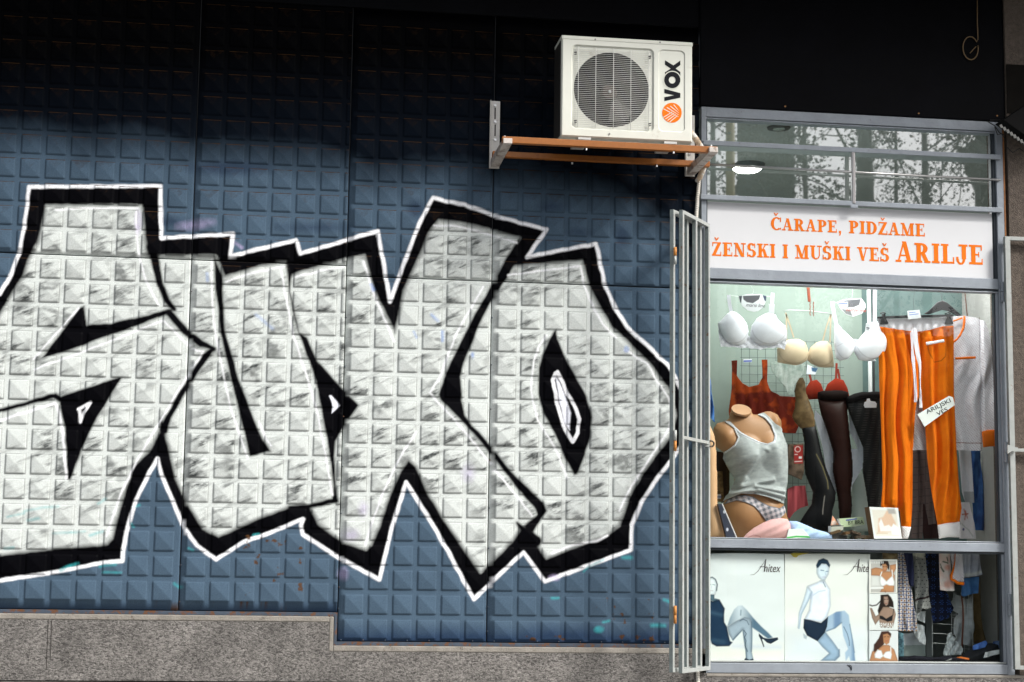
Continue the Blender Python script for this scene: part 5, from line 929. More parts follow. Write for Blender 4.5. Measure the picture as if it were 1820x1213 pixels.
sheet('pocket_edge', zb_([(735, 600), (900, 574), (902, 598), (740, 627)]), .183, M_cloth, tr, base=dots((.82, .80, .82), (.4, .3, .3), 3.6), res=.0025, inflate=.004)
ch = empty('clip_hanger', at(1630, 565, .20), 'black clip hanger holding the orange trousers by the waistband', 'hanger')
MB().prism([tuple(p) for p in line3(zb_([(298, 370), (560, 358), (980, 350), (980, 372), (560, 382), (298, 388)]), .21)], (0, -.010, 0)).build('bar', M_hang, ch, bevel=.002)
for x in (352, 935):
    q = MB(); q.tube(line3(zb_([(x-26, 342), (x, 330), (x+26, 342)]), .196), .0045, 8); q.prism([tuple(p) for p in line3(zb_([(x-14, 345), (x+14, 345), (x+18, 380), (x+40, 428), (x+40, 440), (x-30, 442), (x-32, 428), (x-14, 385)]), .203)], (0, -.014, 0)); q.build('clip', M_hang, ch, bevel=.002)
MB().tube(line3(zb_([(628, 355), (630, 290), (622, 200), (640, 150), (660, 130)]), .2), .0016, 6).build('hook', M_wire, ch)
tag_card('price_tag', zb_([(567, 318), (678, 308), (692, 382), (578, 396)]), .19, 'white price tag hanging over the middle of the trouser hanger', layers=[('l', zb_([(585, 335), (640, 330)]), 1.2, (.1, .2, .6), .8), ('l', zb_([(588, 355), (668, 345)]), 1.2, (.1, .2, .6), .8)])
vt = tag_card('paper_label', zd([(565, 160), (808, 18), (838, 30), (852, 88), (620, 256)]), .160, 'white paper strip reading ARILJSKI VES across the right trouser leg', 'label', base=(.84, .86, .84))
text('lettering', 'ARILJSKI', M_ink, vt, at(*zd([(640, 158)])[0], .1575), .040, rot=27, fit=.155*1.22); text('lettering', 'VES', M_ink, vt, at(*zd([(722, 172)])[0], .1575), .038, rot=27, fit=.082)

# --- garments behind the trousers
def gar(name, out, Y, col, lab, cat, H=None, m=None, lay=(), res=.005, grp=None):
    o = sheet(name, out, Y, m or M_cloth, base=col, res=res, H=H or folds(20, .009, .03, len(name) % 9), layers=lay); return tag(o, lab, cat, grp)
def grid_print(c0, c1, s_, w_=1.1):
    c0, c1 = np.array(c0), np.array(c1)
    def f(X, Y): a = np.maximum((np.abs((X % s_)-s_/2) < w_/2), (np.abs(((Y+.1*X) % s_)-s_/2) < w_/2)).astype(float)*.6; return c0+(c1-c0)*a[:, None]
    return f
gar('trousers', zd([(530, 420), (640, 420), (645, 560), (690, 850), (705, 1000), (650, 1010), (612, 800), (605, 1117), (505, 1117), (525, 880)]), .48, grid_print((.17, .13, .125), (.05, .04, .045), 13), 'taupe trousers hanging between the orange trouser legs', 'trousers', folds(18, .01, 0, 6))
gar('dress', zd([(600, 440), (650, 440), (720, 1000), (735, 1117), (610, 1117), (590, 760)]), .58, (.05, .02, .02), 'dark wine coloured garment behind the taupe trousers', 'dress')
gar('nightshirt', zd([(880, 430), (975, 436), (1000, 840), (935, 842), (905, 760)]), .44, (.74, .74, .78), 'white sleeve with a grey cuff hanging below the pyjama top', 'nightshirt', lay=[('p', zd([(918, 755), (1000, 755), (1002, 842), (930, 842)]), (.42, .43, .44), 1)])
def floral(X, Y):
    return np.array((.78, .74, .76))[None]*np.ones((len(X), 1))
gar('nightdress', zd([(870, 840), (965, 835), (1000, 1000), (1018, 1117), (885, 1117), (895, 1000)]), .40, floral, 'white nightdress with a red flower hanging at the right', 'nightdress', lay=[('l', zd([(920, 890), (935, 925), (930, 970)]), 2, (.45, .10, .05), 1), ('l', zd([(905, 930), (955, 925)]), 2, (.45, .10, .05), 1), ('l', zd([(935, 900), (950, 960)]), 1.4, (.45, .10, .05), 1), ('e', *zd([(918, 1045)])[0], 2.4, 2.4, 0, (.12, .12, .25), 1), ('l', zd([(900, 1000), (960, 1050), (990, 1100)]), 1.2, (.35, .4, .35), 1)])
gar('jeans', zd([(968, 440), (1052, 440), (1072, 830), (1078, 1055), (1002, 1050), (985, 830)]), .50, noisy((.02, .06, .20), (.05, .14, .36), 14, 8, 2.5), 'dark blue jeans hanging deep in the right of the display', 'jeans')

# ------------------------------------------------------------------ lower pane: posters
def poster(name, out, lab, layers, base, Y=.034):
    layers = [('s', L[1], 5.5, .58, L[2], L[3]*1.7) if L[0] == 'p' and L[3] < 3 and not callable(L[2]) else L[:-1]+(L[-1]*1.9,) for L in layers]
    o = sheet(name, out, Y, M_print, base=base, layers=layers, res=.0021, solid=.0008, H=lambda X, Z, d: .0035*(vnoise(X, Z*1.8, 34, 5)-.5)+.0012*np.sin(Z/9+X/30)); return tag(o, lab, 'poster')
NV = (.012, .035, .075); STK = (.24, .33, .43)
def shade(c0, c1, cx, wx):
    c0, c1 = np.array(c0), np.array(c1); return lambda X, Y: c0+(c1-c0)*np.clip(np.abs(X-cx)/wx, 0, 1)[:, None]
L1 = [('p', ze([(88, 905), (740, 905), (740, 1036), (88, 1036)]), (.84, .84, .78), 12), ('l', ze([(300, 905), (560, 912), (700, 915)]), 3, (.62, .68, .78), 6),
      ('p', ze([(80, 335), (120, 318), (150, 332), (166, 375), (163, 425), (150, 470), (110, 480), (80, 470)]), (.74, .80, .84), 1.2), ('l', ze([(82, 326), (125, 318), (152, 338), (167, 380), (160, 432)]), 1.8, (.02, .05, .08), 1), ('l', ze([(98, 385), (112, 380)]), 1.2, (.2, .3, .38), .8), ('l', ze([(128, 380), (146, 384)]), 1.2, (.2, .3, .38), .8), ('l', ze([(112, 432), (130, 434)]), 1, (.5, .45, .5), .8), ('l', ze([(120, 390), (118, 412)]), .8, (.55, .62, .68), .8),
      ('p', ze([(90, 463), (142, 466), (143, 497), (180, 505), (150, 530), (90, 505)]), (.10, .17, .22), 1), ('p', ze([(80, 500), (130, 522), (185, 505), (208, 545), (231, 585), (224, 640), (226, 700), (250, 740), (262, 800), (276, 862), (298, 872), (268, 906), (160, 909), (118, 885), (97, 800), (80, 760)]), NV, 1.2), ('l', ze([(120, 620), (200, 640)]), 2, (.05, .11, .18), 5), ('l', ze([(110, 850), (220, 870)]), 3, (.04, .09, .15), 5),
      ('p', ze([(252, 735), (275, 660), (310, 592), (345, 560), (380, 558), (420, 598), (470, 660), (540, 735), (600, 790), (640, 832), (598, 842), (530, 792), (462, 745), (410, 715), (350, 690)]), shade((.60, .68, .74), (.10, .18, .26), 1314, 26), 1.2),
      ('p', ze([(250, 740), (330, 690), (400, 658), (445, 668), (464, 710), (463, 800), (460, 950), (480, 1032), (414, 1032), (408, 940), (392, 830), (385, 762), (300, 862), (265, 805)]), (.34, .42, .50), 1.2), ('l', ze([(300, 850), (385, 765), (395, 850), (410, 940), (416, 1030)]), 1.6, (.06, .12, .18), 1.2), ('l', ze([(460, 700), (463, 800), (458, 950)]), 1.4, (.08, .15, .22), 1.2), ('l', ze([(360, 690), (385, 675), (420, 690), (436, 722)]), 1.2, (.05, .09, .14), .8), ('l', ze([(395, 770), (415, 800), (398, 830), (412, 860), (402, 900), (425, 950)]), 1.2, (.02, .05, .08), .8), ('l', ze([(365, 640), (368, 600)]), 1.5, (.1, .18, .25), 1.5),
      ('p', ze([(520, 795), (560, 832), (600, 842), (640, 836), (682, 830), (686, 850), (622, 886), (590, 876), (560, 848), (548, 846), (568, 910), (560, 914), (534, 846), (520, 820)]), (.015, .03, .055), .8), ('p', ze([(388, 1036), (408, 1004), (440, 1022), (470, 1010), (482, 1036)]), (.015, .03, .055), .8)]
p1 = poster('poster', ze([(60, 118), (300, 112), (735, 120), (740, 560), (738, 1033), (60, 1036)]), 'pale poster of a seated woman in a dark dress and patterned stockings', L1, lambda X, Y: np.array((.76, .80, .81))*(1+.05*(fbm(X, Y*2, 60, 3)-.5))[:, None])
L2 = [('p', ze([(760, 780), (1450, 770), (1450, 1033), (745, 1033)]), (.74, .79, .84), 25),
      ('p', ze([(1012, 235), (1050, 195), (1100, 195), (1124, 230), (1117, 290), (1088, 340), (1060, 347), (1030, 322), (1013, 285)]), (.66, .75, .84), 1.2), ('p', ze([(1008, 215), (1028, 172), (1070, 156), (1108, 172), (1130, 215), (1122, 236), (1095, 205), (1055, 202), (1025, 240), (1012, 235)]), (.02, .05, .09), 1.), ('l', ze([(1050, 258), (1075, 262)]), 1.4, (.1, .2, .32), .8), ('l', ze([(1095, 268), (1112, 268)]), 1.3, (.1, .2, .32), .8), ('l', ze([(1086, 270), (1090, 295)]), .9, (.4, .52, .65), .8), ('l', ze([(1066, 316), (1090, 318)]), 1.1, (.42, .4, .52), .8),
      ('p', ze([(1040, 345), (1085, 342), (1095, 395), (1060, 400), (1035, 370)]), (.60, .70, .80), 1.), ('p', ze([(935, 392), (1035, 352), (1085, 352), (1128, 420), (1134, 560), (1105, 652), (1060, 702), (905, 682), (948, 600), (962, 480)]), (.76, .82, .93), 1.5), ('l', ze([(985, 470), (1030, 440), (1085, 430)]), 1.2, (.50, .60, .78), 1.5), ('l', ze([(1070, 360), (1088, 400)]), 1.3, (.08, .14, .22), 1), ('l', ze([(960, 500), (975, 450)]), 1.5, (.4, .52, .7), 1.5),
      ('p', ze([(930, 395), (975, 440), (945, 520), (885, 640), (864, 756), (850, 752), (862, 620), (900, 510), (920, 440)]), (.66, .76, .88), 1.2), ('l', ze([(970, 440), (945, 510), (885, 630), (862, 755)]), 1.1, (.34, .48, .62), 1.2), ('p', ze([(900, 800), (930, 820), (925, 845), (905, 835)]), (.60, .70, .8), 1.5),
      ('p', ze([(1105, 655), (1180, 612), (1250, 602), (1287, 640), (1300, 730), (1320, 850), (1336, 960), (1343, 1031), (1300, 1031), (1290, 990), (1262, 1031), (1256, 960), (1282, 930), (1240, 820), (1226, 703), (1170, 752), (1088, 780)]), lambda X, Y: np.array((.40, .53, .68))-np.array((.22, .24, .22))*np.clip(np.sin((X-1480)/5.2)+.2, 0, 1)[:, None], 1.2),
      ('p', ze([(1085, 778), (1150, 860), (1206, 940), (1207, 990), (1165, 1031), (1045, 1031), (1118, 966), (1060, 912), (1018, 860)]), (.30, .42, .56), 1.2), ('l', ze([(1206, 935), (1208, 990), (1168, 1030)]), 1.6, (.06, .14, .24), 1.5), ('l', ze([(1245, 740), (1275, 800), (1290, 860), (1292, 900)]), 1.2, (.05, .1, .18), .8), ('l', ze([(1225, 705), (1170, 750), (1095, 778)]), 1.6, (.08, .16, .26), 1.5), ('l', ze([(1296, 720), (1318, 850), (1336, 960)]), 1.3, (.12, .2, .3), 1.2),
      ('p', ze([(905, 673), (960, 682), (1050, 706), (1112, 652), (1102, 740), (1082, 792), (1020, 864), (930, 815), (898, 750)]), (.012, .025, .05), 1.)]
p2 = poster('poster', ze([(741, 120), (1100, 116), (1470, 122), (1470, 1033), (741, 1033)]), 'pale poster of a crouching woman in a white shirt and dark shorts', L2, (.82, .83, .80), .036)
for par, Y, px_ in ((p1, .031, 1240+446/4.794), (p2, .033, 1240+1241/4.794)):
    m_ = mat('poster lettering', (.07, .05, .05), .5); dx = px_-(1240+446/4.794)
    text('lettering', 'nitex' if dx == 0 else 'nite', m_, par, at(*[(v[0]+dx, v[1]) for v in ze([(560, 272)])][0], Y), .074, rot=0, shear=.28, depth=.0003, fit=.112 if dx == 0 else .079)
    q = MB(); S_ = lambda pts: [tuple(at(x+dx, y, Y)) for x, y in ze(pts)]
    for pts, rw in (([(445, 298), (480, 296), (515, 265), (550, 215), (583, 163)], [.0004, .0012, .0018, .0014, .0005]), ([(583, 163), (576, 210), (570, 268)], [.0016, .003, .003]), ([(530, 228), (575, 226)], [.0015, .0015])): q.tube(S_(pts), rw, 6)
    q.build('swash_letter', m_, par)
q = MB().prism([tuple(p) for p in line3(ze([(790, 118), (830, 110), (955, 112), (860, 132), (840, 150), (815, 145)]), .033)], (0, -.001, 0)); tag(q.build('yellow_sticker', mat('yellow tape', (.55, .42, .05), .5)), 'scrap of yellow tape over the top edge of the posters', 'tape')
SK = (.46, .22, .11); SKD = (.24, .105, .05); HR = (.02, .012, .01)
def pic(out, lab, layers, base, Y=.028):
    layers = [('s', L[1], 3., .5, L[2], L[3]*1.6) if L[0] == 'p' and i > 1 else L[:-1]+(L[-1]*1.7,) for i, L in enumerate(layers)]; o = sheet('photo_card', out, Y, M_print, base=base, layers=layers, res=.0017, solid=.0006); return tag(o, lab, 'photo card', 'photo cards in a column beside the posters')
pic(zi([(28, 90), (332, 88), (332, 450), (28, 452)]), 'topmost photo card, woman in a white bra with raised arms', [('p', zi([(45, 105), (320, 103), (318, 442), (45, 442)]), (.50, .48, .46), 1), ('p', zi([(48, 270), (130, 265), (150, 380), (48, 380)]), (.72, .72, .70), 4), ('p', zi([(50, 190), (100, 175), (160, 185), (200, 215), (175, 275), (120, 265), (50, 262)]), SK, 1), ('p', zi([(250, 150), (318, 138), (318, 190), (290, 240), (255, 215)]), SK, 1), ('p', zi([(145, 230), (200, 215), (270, 220), (305, 260), (300, 380), (295, 442), (145, 442), (175, 380), (150, 300)]), SK, 1), ('p', zi([(142, 115), (185, 102), (232, 105), (248, 150), (243, 210), (225, 180), (180, 140), (150, 165)]), HR, 1), ('p', zi([(168, 142), (205, 135), (228, 165), (222, 205), (195, 228), (172, 195)]), SK, 1), ('l', zi([(178, 168), (192, 168)]), 1, HR, .8), ('l', zi([(205, 168), (220, 168)]), 1, HR, .8), ('l', zi([(190, 205), (205, 205)]), 1, (.4, .08, .06), .8), ('p', zi([(150, 262), (175, 280), (215, 322), (250, 290), (282, 262), (302, 330), (298, 372), (245, 372), (215, 360), (180, 380), (155, 372), (138, 320)]), (.84, .84, .84), 1), ('l', zi([(150, 265), (165, 225)]), 1.6, (.84, .84, .84), .8), ('l', zi([(282, 265), (275, 205)]), 1.6, (.84, .84, .84), .8), ('l', zi([(55, 398), (175, 396)]), 3, (.85, .85, .85), 1), ('l', zi([(200, 430), (205, 442)]), 1.5, SKD, 1)]+[('l', zi([(52+k*18, 112), (52+k*18, 130)]), 1.2, (.85, .85, .85), .8) for k in range(8)], (.84, .82, .78))
pic2 = pic(zi([(28, 457), (335, 455), (338, 850), (28, 852)]), 'middle photo card, long haired woman in a black bra', [('p', zi([(150, 470), (235, 464), (268, 500), (290, 550), (295, 610), (250, 600), (225, 640), (160, 700), (140, 725), (120, 640), (145, 560), (150, 510)]), HR, 1), ('l', zi([(150, 540), (110, 580), (60, 590), (35, 580)]), 2.2, HR, 1), ('p', zi([(155, 640), (180, 600), (240, 602), (300, 622), (318, 680), (300, 760), (285, 825), (150, 825), (135, 740), (95, 795), (60, 720), (35, 610), (60, 615), (100, 700), (130, 680)]), (.30, .20, .15), 1), ('p', zi([(185, 490), (228, 488), (240, 530), (232, 575), (210, 592), (188, 560)]), (.36, .24, .19), 1), ('l', zi([(192, 520), (205, 518)]), 1.1, HR, .8), ('l', zi([(218, 518), (232, 518)]), 1.1, HR, .8), ('l', zi([(202, 562), (220, 562)]), 1.1, (.3, .08, .06), .8), ('p', zi([(142, 692), (175, 700), (212, 728), (250, 705), (285, 685), (278, 750), (225, 762), (200, 748), (140, 728)]), (.012, .012, .014), 1), ('l', zi([(285, 690), (292, 625)]), 1.2, (.01, .01, .01), .8)], (.78, .79, .79))
text('lettering', 'ERMAN', M_paper, pic2, at(*zi([(125, 830)])[0], .0265), .05, depth=.0003, fit=.098)
pic(zi([(28, 858), (340, 856), (342, 1186), (28, 1188)]), 'lowest photo card, dark haired woman in a white bra', [('p', zi([(160, 865), (235, 860), (268, 890), (262, 930), (230, 900), (200, 930), (190, 1000), (140, 1060), (85, 1080), (80, 1010), (130, 940)]), (.06, .025, .018), 1), ('p', zi([(178, 900), (225, 888), (258, 920), (245, 990), (215, 1010), (185, 985)]), SK, 1), ('p', zi([(60, 1080), (130, 1050), (180, 1010), (240, 1010), (300, 1060), (342, 1186), (30, 1186)]), SK, 1.2), ('p', zi([(85, 1000), (135, 1045), (90, 1090), (72, 1070)]), (.06, .025, .018), 2), ('l', zi([(190, 925), (205, 922)]), 1.1, HR, .8), ('l', zi([(228, 922), (245, 925)]), 1.1, HR, .8), ('l', zi([(205, 968), (228, 968)]), 1.1, (.4, .08, .06), .8), ('p', zi([(85, 1110), (120, 1060), (160, 1070), (178, 1120), (205, 1085), (250, 1075), (275, 1110), (262, 1165), (200, 1150), (180, 1135), (150, 1160), (90, 1150)]), (.84, .84, .84), 1), ('l', zi([(262, 1100), (262, 1035)]), 1.6, (.84, .84, .84), .8)], (.74, .76, .78))
tag(sheet('brown_card', zi([(168, 20), (330, 25), (335, 88), (175, 88)]), .04, M_print, base=noisy((.08, .05, .02), (.26, .19, .10), 9, 4), res=.003), 'brown glossy card above the column of photo cards', 'card')

# lower pane: clothes and things behind the glass
def check(X, Y):
    c = np.ones((len(X), 3))*np.array((.66, .62, .62)); s_ = 6.6; u = X % s_; v = (Y-.05*X) % s_
    nv_ = ((u < 1.7) | (v < 1.7)); br = ((np.abs(u-4.2) < 1.4) & (np.abs(v-4.2) < 1.5)); c[br] = (.26, .13, .06); c[nv_] = (.10, .11, .20); c[(u < 1.7) & (v < 1.7)] = (.02, .03, .10); return c
gar('checked_shirt', zh([(30, 70), (95, 72), (115, 200), (145, 400), (165, 430), (190, 560), (212, 700), (228, 880), (180, 880), (25, 875), (36, 500)]), .16, check, 'shirt in brown and navy check hanging beside the photo cards', 'shirt', folds(16, .006, .1, 2), res=.0022)
gar('navy_garment', zh([(90, 72), (180, 72), (192, 300), (188, 420), (160, 418), (130, 300), (105, 180)]), .20, (.035, .04, .10), 'navy blue garment behind the checked shirt', 'garment')
def polka(X, Y):
    c = np.ones((len(X), 3))*np.array((.30, .30, .29)); s_ = 6.2; r_ = np.floor(Y/s_); d = np.hypot(((X+r_*s_/2) % s_)-s_/2, (Y % s_)-s_/2); c[d < 1.0] = (.05, .05, .06); return c
gar('dotted_pyjamas', zh([(130, 72), (305, 72), (322, 230), (355, 520), (375, 640), (330, 655), (268, 645), (262, 690), (225, 690), (205, 560), (200, 150)]), .24, polka, 'grey pyjamas with small black dots hanging in the lower pane', 'pyjamas', folds(17, .011, .0, 5), res=.0022, lay=[('l', zh([(205, 562), (290, 540), (372, 520)]), 3.5, (.03, .012, .015), 1.5), ('p', zh([(135, 70), (300, 70), (300, 130), (140, 100)]), (.66, .64, .56), 2)])
def navypat(X, Y):
    c = np.ones((len(X), 3))*np.array((.006, .009, .028)); s_ = 14.; d = np.hypot((X % s_)-s_/2, (Y % s_)-s_/2); a = np.arctan2((Y % s_)-s_/2, (X % s_)-s_/2); c[(d < 5) & (np.cos(a*6) > .5) & (d > 1.5)] = (.03, .08, .30); return c
gar('patterned_dress', zh([(300, 72), (470, 72), (470, 400), (540, 480), (600, 640), (560, 740), (400, 800), (370, 640), (345, 450), (320, 200)]), .32, navypat, 'dark navy dress with small blue flowers hanging in the lower pane', 'dress', folds(24, .01, 0, 4), res=.0025)
gar('floral_shirt', zh([(458, 72), (568, 72), (575, 250), (612, 380), (612, 466), (540, 466), (466, 456), (460, 300)]), .20, noisy((.80, .74, .72), (.80, .60, .56), 12, 6), 'white shirt with green leaves and pink flowers in the lower pane', 'shirt', folds(22, .006, 0, 7), res=.0025, lay=[('l', zh([(500, 165), (540, 180)]), 2.6, (.16, .18, .14), 1), ('l', zh([(532, 120), (542, 160)]), 2, (.16, .18, .14), 1), ('l', zh([(478, 225), (505, 265)]), 3.4, (.16, .18, .14), 1), ('l', zh([(470, 190), (480, 215)]), 2, (.16, .18, .14), 1), ('e', *zh([(540, 225)])[0], 5, 5, 0, (.72, .40, .34), 4), ('e', *zh([(545, 400)])[0], 7, 6, 0, (.72, .42, .36), 5)])
ot = empty('trimmed_shirt', at(*zh([(640, 405)])[0], .18), 'speckled white shirt with an orange trim curling up in the lower pane', 'shirt')
sheet('shirt', zh([(568, 72), (690, 72), (700, 250), (708, 400), (650, 390), (600, 350), (572, 320), (590, 230)]), .18, M_cloth, ot, base=dots((.78, .77, .82), (.24, .20, .30), 4.2, .8), res=.0024, H=folds(20, .007, 0, 3)); q = MB()
pts = zh([(622, 72), (618, 160), (605, 240), (580, 310), (582, 345), (615, 360), (650, 385), (708, 392)]); q.tube(line3(pts, .165), [.003, .003, .006, .010, .010, .009, .010, .012], 8); q.build('orange_trim', M_sign, ot, smooth=True)
gar('lavender_shirt', zh([(686, 85), (740, 72), (860, 72), (880, 180), (902, 300), (850, 312), (770, 320), (700, 330), (690, 200)]), .21, noisy((.36, .38, .48), (.50, .52, .60), 16, 6, 2), 'grey lavender knit shirt hanging in the lower pane', 'shirt', folds(13, .008, 0, 5), m=M_knit, lay=[('l', zh([(700, 305), (800, 295), (890, 270)]), 5, (.60, .61, .60), 4)])
gar('denim_shorts', zh([(690, 340), (860, 315), (858, 490), (770, 500), (720, 525), (685, 510)]), .25, noisy((.04, .12, .30), (.07, .18, .40), 9, 8), 'blue denim shorts hanging under the lavender shirt', 'shorts', folds(18, .007, 0, 6))
# wire basket with white packets, brown curtain, floor things
bs = MB(); Yb = .34
for x in (385, 585, 630, 680, 715, 760, 800): bs.tube(line3(zh([(x, 640 if x < 600 else 480), (x+4, 1130)]), Yb), .0018 if x not in (385, 800) else .003, 5)
for y in (540, 610, 640, 700, 740, 800, 840, 900, 940, 1000, 1050): bs.tube(line3(zh([(385 if y in (700, 800, 900, 1000) else 590, y), (640 if y in (700, 800, 900, 1000) else 805, y+14)]), Yb), .0016, 5)
tag(bs.build('wire_stand', mat('bright wire', (.60, .62, .62), .3, .5)), 'bright wire display stand behind the lower pane', 'wire stand')
q = MB().tube(line3(zh([(685, 500), (700, 620), (705, 760), (695, 950), (690, 1130)]), .30), .006, 8); tag(q.build('hanging_cable', mat('brown cord', (.16, .05, .025), .5), smooth=True), 'brown cord running down the wire stand', 'cord')
gar('white_packets', zh([(590, 480), (680, 520), (715, 560), (760, 540), (803, 520), (800, 700), (800, 1020), (785, 1036), (700, 1015), (640, 980), (600, 900), (612, 760), (650, 700), (560, 620), (540, 590), (590, 560)]), .40, noisy((.50, .54, .56), (.80, .83, .86), 14, 5), 'white packets hanging on the wire stand', 'packets', folds(26, .02, .4, 8), m=M_satin)
gar('curtain', zh([(806, 490), (876, 300), (880, 700), (900, 860), (940, 980), (900, 1000), (812, 1000)]), .46, noisy((.11, .07, .025), (.18, .12, .05), 9, 5), 'brown curtain strip near the right of the lower pane', 'curtain')
gar('plastic_bag', zh([(205, 900), (215, 690), (310, 670), (312, 800), (290, 790), (240, 760), (215, 700), (225, 800), (310, 830), (318, 1020), (280, 1010), (230, 960)]), .36, (.72, .75, .78), 'white plastic bag behind the checked shirt', 'bag', folds(14, .01, .3, 3), m=M_satin)
bx = pbox('glass_carton', zh([(85, 905), (205, 890), (315, 930), (318, 1135), (90, 1135)]), .42, .1, M_lowback, 'pale grey carton low behind the checked shirt', base=lambda X, Y: np.where((Y < 1147)[:, None], np.array((.50, .54, .60)), np.array((.26, .31, .31))))
gar('dotted_cloth', zh([(36, 885), (90, 905), (90, 1140), (36, 1140)]), .14, noisy((.01, .03, .05), (.10, .20, .24), 3, 5), 'dark cloth with tiny pale dots beside the lowest photo card', 'cloth')
tag(MB().box(*[v for v in (at(*zh([(318, 600)])[0], .5)[0], at(*zh([(384, 600)])[0], .5)[0], .50, .53, 1.056, 1.60)]).build('grey_upright', mat('grey upright', (.20, .22, .22), .5, noise=.1)), 'flat grey upright between the pyjamas and the wire stand', 'upright')
gar('clear_bowl', zh([(520, 1000), (545, 920), (570, 890), (605, 930), (640, 990), (690, 1000), (690, 1120), (510, 1130), (500, 1080)]), .26, noisy((.20, .24, .24), (.66, .70, .72), 8, 5), 'crumpled clear packaging in front of the wire stand', 'packaging', folds(12, .012, .5, 8), m=M_satin)
roll('dark folded clothes along the floor of the lower pane', zh([(36, 1185), (40, 1150), (150, 1140), (200, 1128), (400, 1150), (560, 1130), (600, 1150), (690, 1140), (760, 1150), (760, 1186)]), .12, (.012, .012, .018), .03, 'folded_clothes', lay=[('l', zh([(520, 1180), (560, 1165)]), 2, (.5, .5, .5), 1.5), ('l', zh([(640, 1140), (760, 1165)]), 3, (.55, .14, .03), 1.5)])
roll('dark grey folded clothes at the right of the lower pane', zh([(700, 1130), (740, 1080), (820, 1040), (900, 1010), (1000, 1000), (1060, 1010), (1095, 1060), (1095, 1186), (700, 1186)]), .16, (.035, .036, .042), .05, 'folded_clothes')
gar('blue_cloth', zh([(805, 1030), (860, 1000), (940, 975), (955, 1000), (930, 1045), (806, 1075)]), .10, noisy((.04, .10, .34), (.08, .18, .50), 5, 5), 'bright blue cloth lying low at the right', 'cloth'); gar('blue_cloth', zh([(1010, 985), (1092, 975), (1092, 1060), (1050, 1050), (1005, 1020)]), .14, noisy((.08, .14, .34), (.20, .28, .45), 4, 5), 'blue patterned cloth in the lowest right corner', 'cloth')
gar('paper_sheet', zh([(930, 1095), (1085, 1065), (1078, 1110), (912, 1155)]), .095, (.82, .83, .84), 'white sheet of paper lying on the dark folded clothes', 'paper')

# ------------------------------------------------------------------ across the street: what the fanlight mirrors
def mir(px, py, D): p = at(px, py, D); return Vector((p[0], -D, p[2]))
fr = empty('street_facade', (16, -36, -.13), 'long low dark facade on the far side of the street', 'building')
MB().box(-30, 70, -44, -36, -.13, 8.4).build('wall', mat('far facade', (.10, .10, .095), .9, noise=.2, nscale=.4), fr); q = MB()
for k in range(30):
    for j in range(3): q.box(-28+3.2*k, -26.6+3.2*k, -35.99, -35.9, 1.2+2.7*j, 2.7+2.7*j)
q.build('windows', M_dark, fr)
tb_ = empty('tower_block', (14.2, -31, -.13), 'grey tower block across the street, mirrored in the fanlight', 'building')
a = mir(1311, 300, 30); b = mir(1413, 300, 30); M_bld = mat('dark render', (.09, .095, .09), .8, noise=.1, nscale=.5)
MB().prism([(a.x, -30, -.13), (b.x, -30, -.13), (b.x, -30, 16), (a.x, -30, 16)], (3.55, -12, 0)).build('block', M_bld, tb_); q = MB()
for k in range(5):
    for j in range(2): q.box(a.x+.25+.72*j, a.x+.65+.72*j, -29.999, -29.95, .9+k*1.9, 2.1+k*1.9)
q.build('windows', M_dark, tb_)
tc = empty('neighbour_house', (19, -30, -.13), 'pale house with a stepped parapet across the street', 'building')
c_, d_ = mir(1703, 262, 27), mir(1762, 240, 27)
MB().prism([(c_.x, -27, c_.z-.1), (c_.x+1.1, -27, c_.z+.75), (d_.x+6, -27, c_.z+1.6), (d_.x+6, -27, -.13), (c_.x+1.3, -27, -.13), (c_.x+1.3, -27, c_.z-.9)], (4.2, -8, 0)).build('house_wall', mat('house render', (.22, .21, .20), .9, noise=.15, nscale=.7), tc)
MB().box(c_.x+1.2, c_.x+2.2, -26.99, -26.9, 8, 9.2).build('window', M_dark, tc)
M_bark = mat('bark', (.17, .16, .14), .9, noise=.35, nscale=3, bump=.6, bscale=12); M_leaf = mat('autumn leaf', (.10, .085, .06), .8, noise=.4, nscale=2)
M_yel = mat('yellow pole paint', (.38, .28, .08), .6)
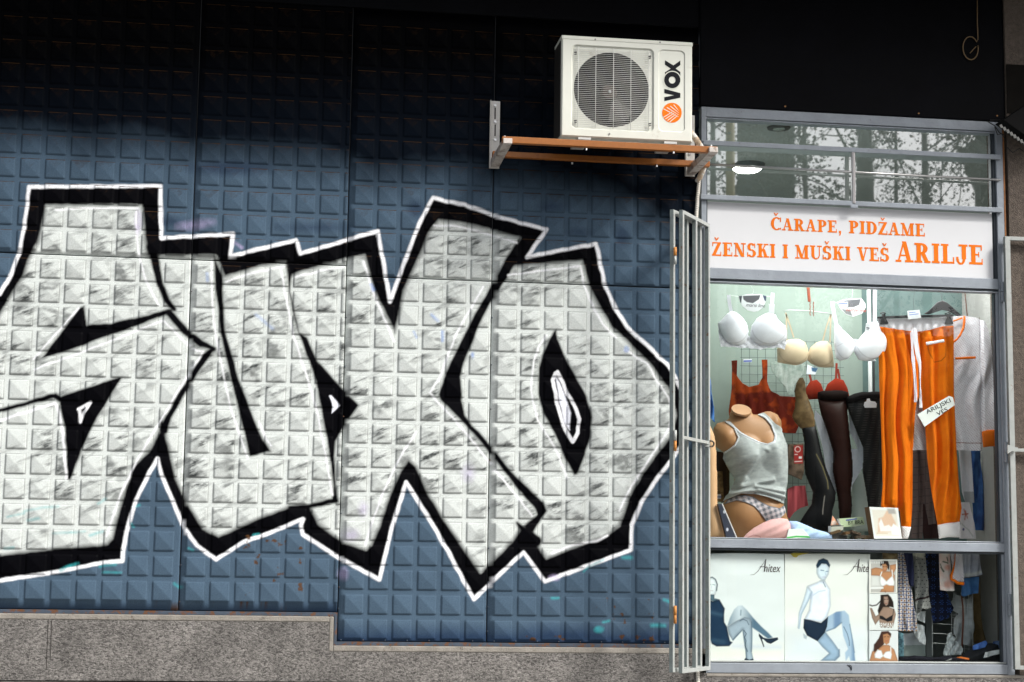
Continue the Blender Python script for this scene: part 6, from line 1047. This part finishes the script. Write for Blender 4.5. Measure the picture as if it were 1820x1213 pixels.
def tree(name, bx, D, h, r0, seed, lab, nleaf=5200, lean=0, spread=1., trunk=None):
    rnd = random.Random(seed); root = empty(name, (bx, -D, -.13), lab, 'tree', 'street trees across the road'); tk = MB(); tips = []
    pts = [Vector((bx+lean*t*h, -D, -.13+h*t)) for t in (0, .2, .4, .6, .75, .9)]; tk.tube(pts, [r0, r0*.85, r0*.72, r0*.55, r0*.35, r0*.15], 10)
    br = MB()
    def grow(p, d, l, r, dep):
        q_ = p+d*l*.5+Vector((rnd.gauss(0, .06), rnd.gauss(0, .06), rnd.gauss(0, .05)))*l; e = p+d*l; br.tube([p, q_, e], [r, r*.8, r*.6], 5 if dep > 1 else 3, False)
        if dep == 0: tips.append((q_, e)); return
        for _ in range(3 if dep > 1 else 3):
            nd = (d+Vector((rnd.gauss(0, .55), rnd.gauss(0, .55), rnd.gauss(.05, .45)))).normalized(); grow(p+d*l*rnd.uniform(.5, 1), nd, l*rnd.uniform(.55, .75), r*.55, dep-1)
    for k in range(9):
        t = .28+.65*rnd.random(); an = rnd.uniform(0, 2*math.pi); p = Vector((bx+lean*t*h, -D, -.13+h*t)); grow(p, Vector((math.cos(an)*spread, math.sin(an)*.6, .55)).normalized(), h*.16*spread, max(r0*.11, .02), 3)
    tk.build('trunk', trunk or M_bark, root, smooth=True); br.build('branches', M_bark, root)
    V = []; n = nleaf
    for k in range(n):
        a_, b_ = rnd.choice(tips); c = a_+(b_-a_)*rnd.random()+Vector((rnd.gauss(0, .16), rnd.gauss(0, .16), rnd.gauss(0, .16))); s_ = rnd.uniform(.015, .045)
        u = Vector((rnd.gauss(0, 1), rnd.gauss(0, 1), rnd.gauss(0, 1))).normalized(); v = u.orthogonal().normalized(); V += [c-u*s_, c+v*s_*.7, c+u*s_, c-v*s_*.7]
    V = np.array([tuple(v) for v in V])-np.array(root.location); me = np_mesh('crown', V, np.arange(len(V)).reshape(-1, 4)); link('crown', me, M_leaf, root); return root
tx = lambda px, D: mir(px, 290, D).x
tree('plane_tree', tx(1528, 17), 17, 12.5, .32, 5, 'thick pale trunked plane tree mirrored in the middle of the fanlight', 11000, .012, 1.)
tree('plane_tree', tx(1645, 20), 20, 14, .14, 8, 'slender dark plane tree mirrored at the right of the fanlight', 11000, .0, 1.1)
tree('plane_tree', tx(1440, 24), 24, 15, .11, 12, 'thin plane tree farthest across the road', 9000, -.01, 1.1)
tree('plane_tree', tx(1585, 26), 26, 15, .10, 21, 'thin plane tree between the thick one and the slender dark one', 9000, .01, 1.1)
tree('leafy_tree', tx(1268, 18), 18, 13, .11, 14, 'dense leafy tree mirrored at the left of the fanlight', 19000, 0, .9)
tree('plane_tree', tx(1730, 19), 19, 13, .12, 31, 'plane tree standing in front of the pale house', 10000, .01, .9)
yp = MB().tube([(mir(1299, 300, 15).x, -15, -.13), (mir(1299, 300, 15).x, -15, 9)], .07, 12).build('yellow_pole', M_yel, smooth=True); tag(yp, 'yellow pole across the street at the left of the reflection', 'pole')
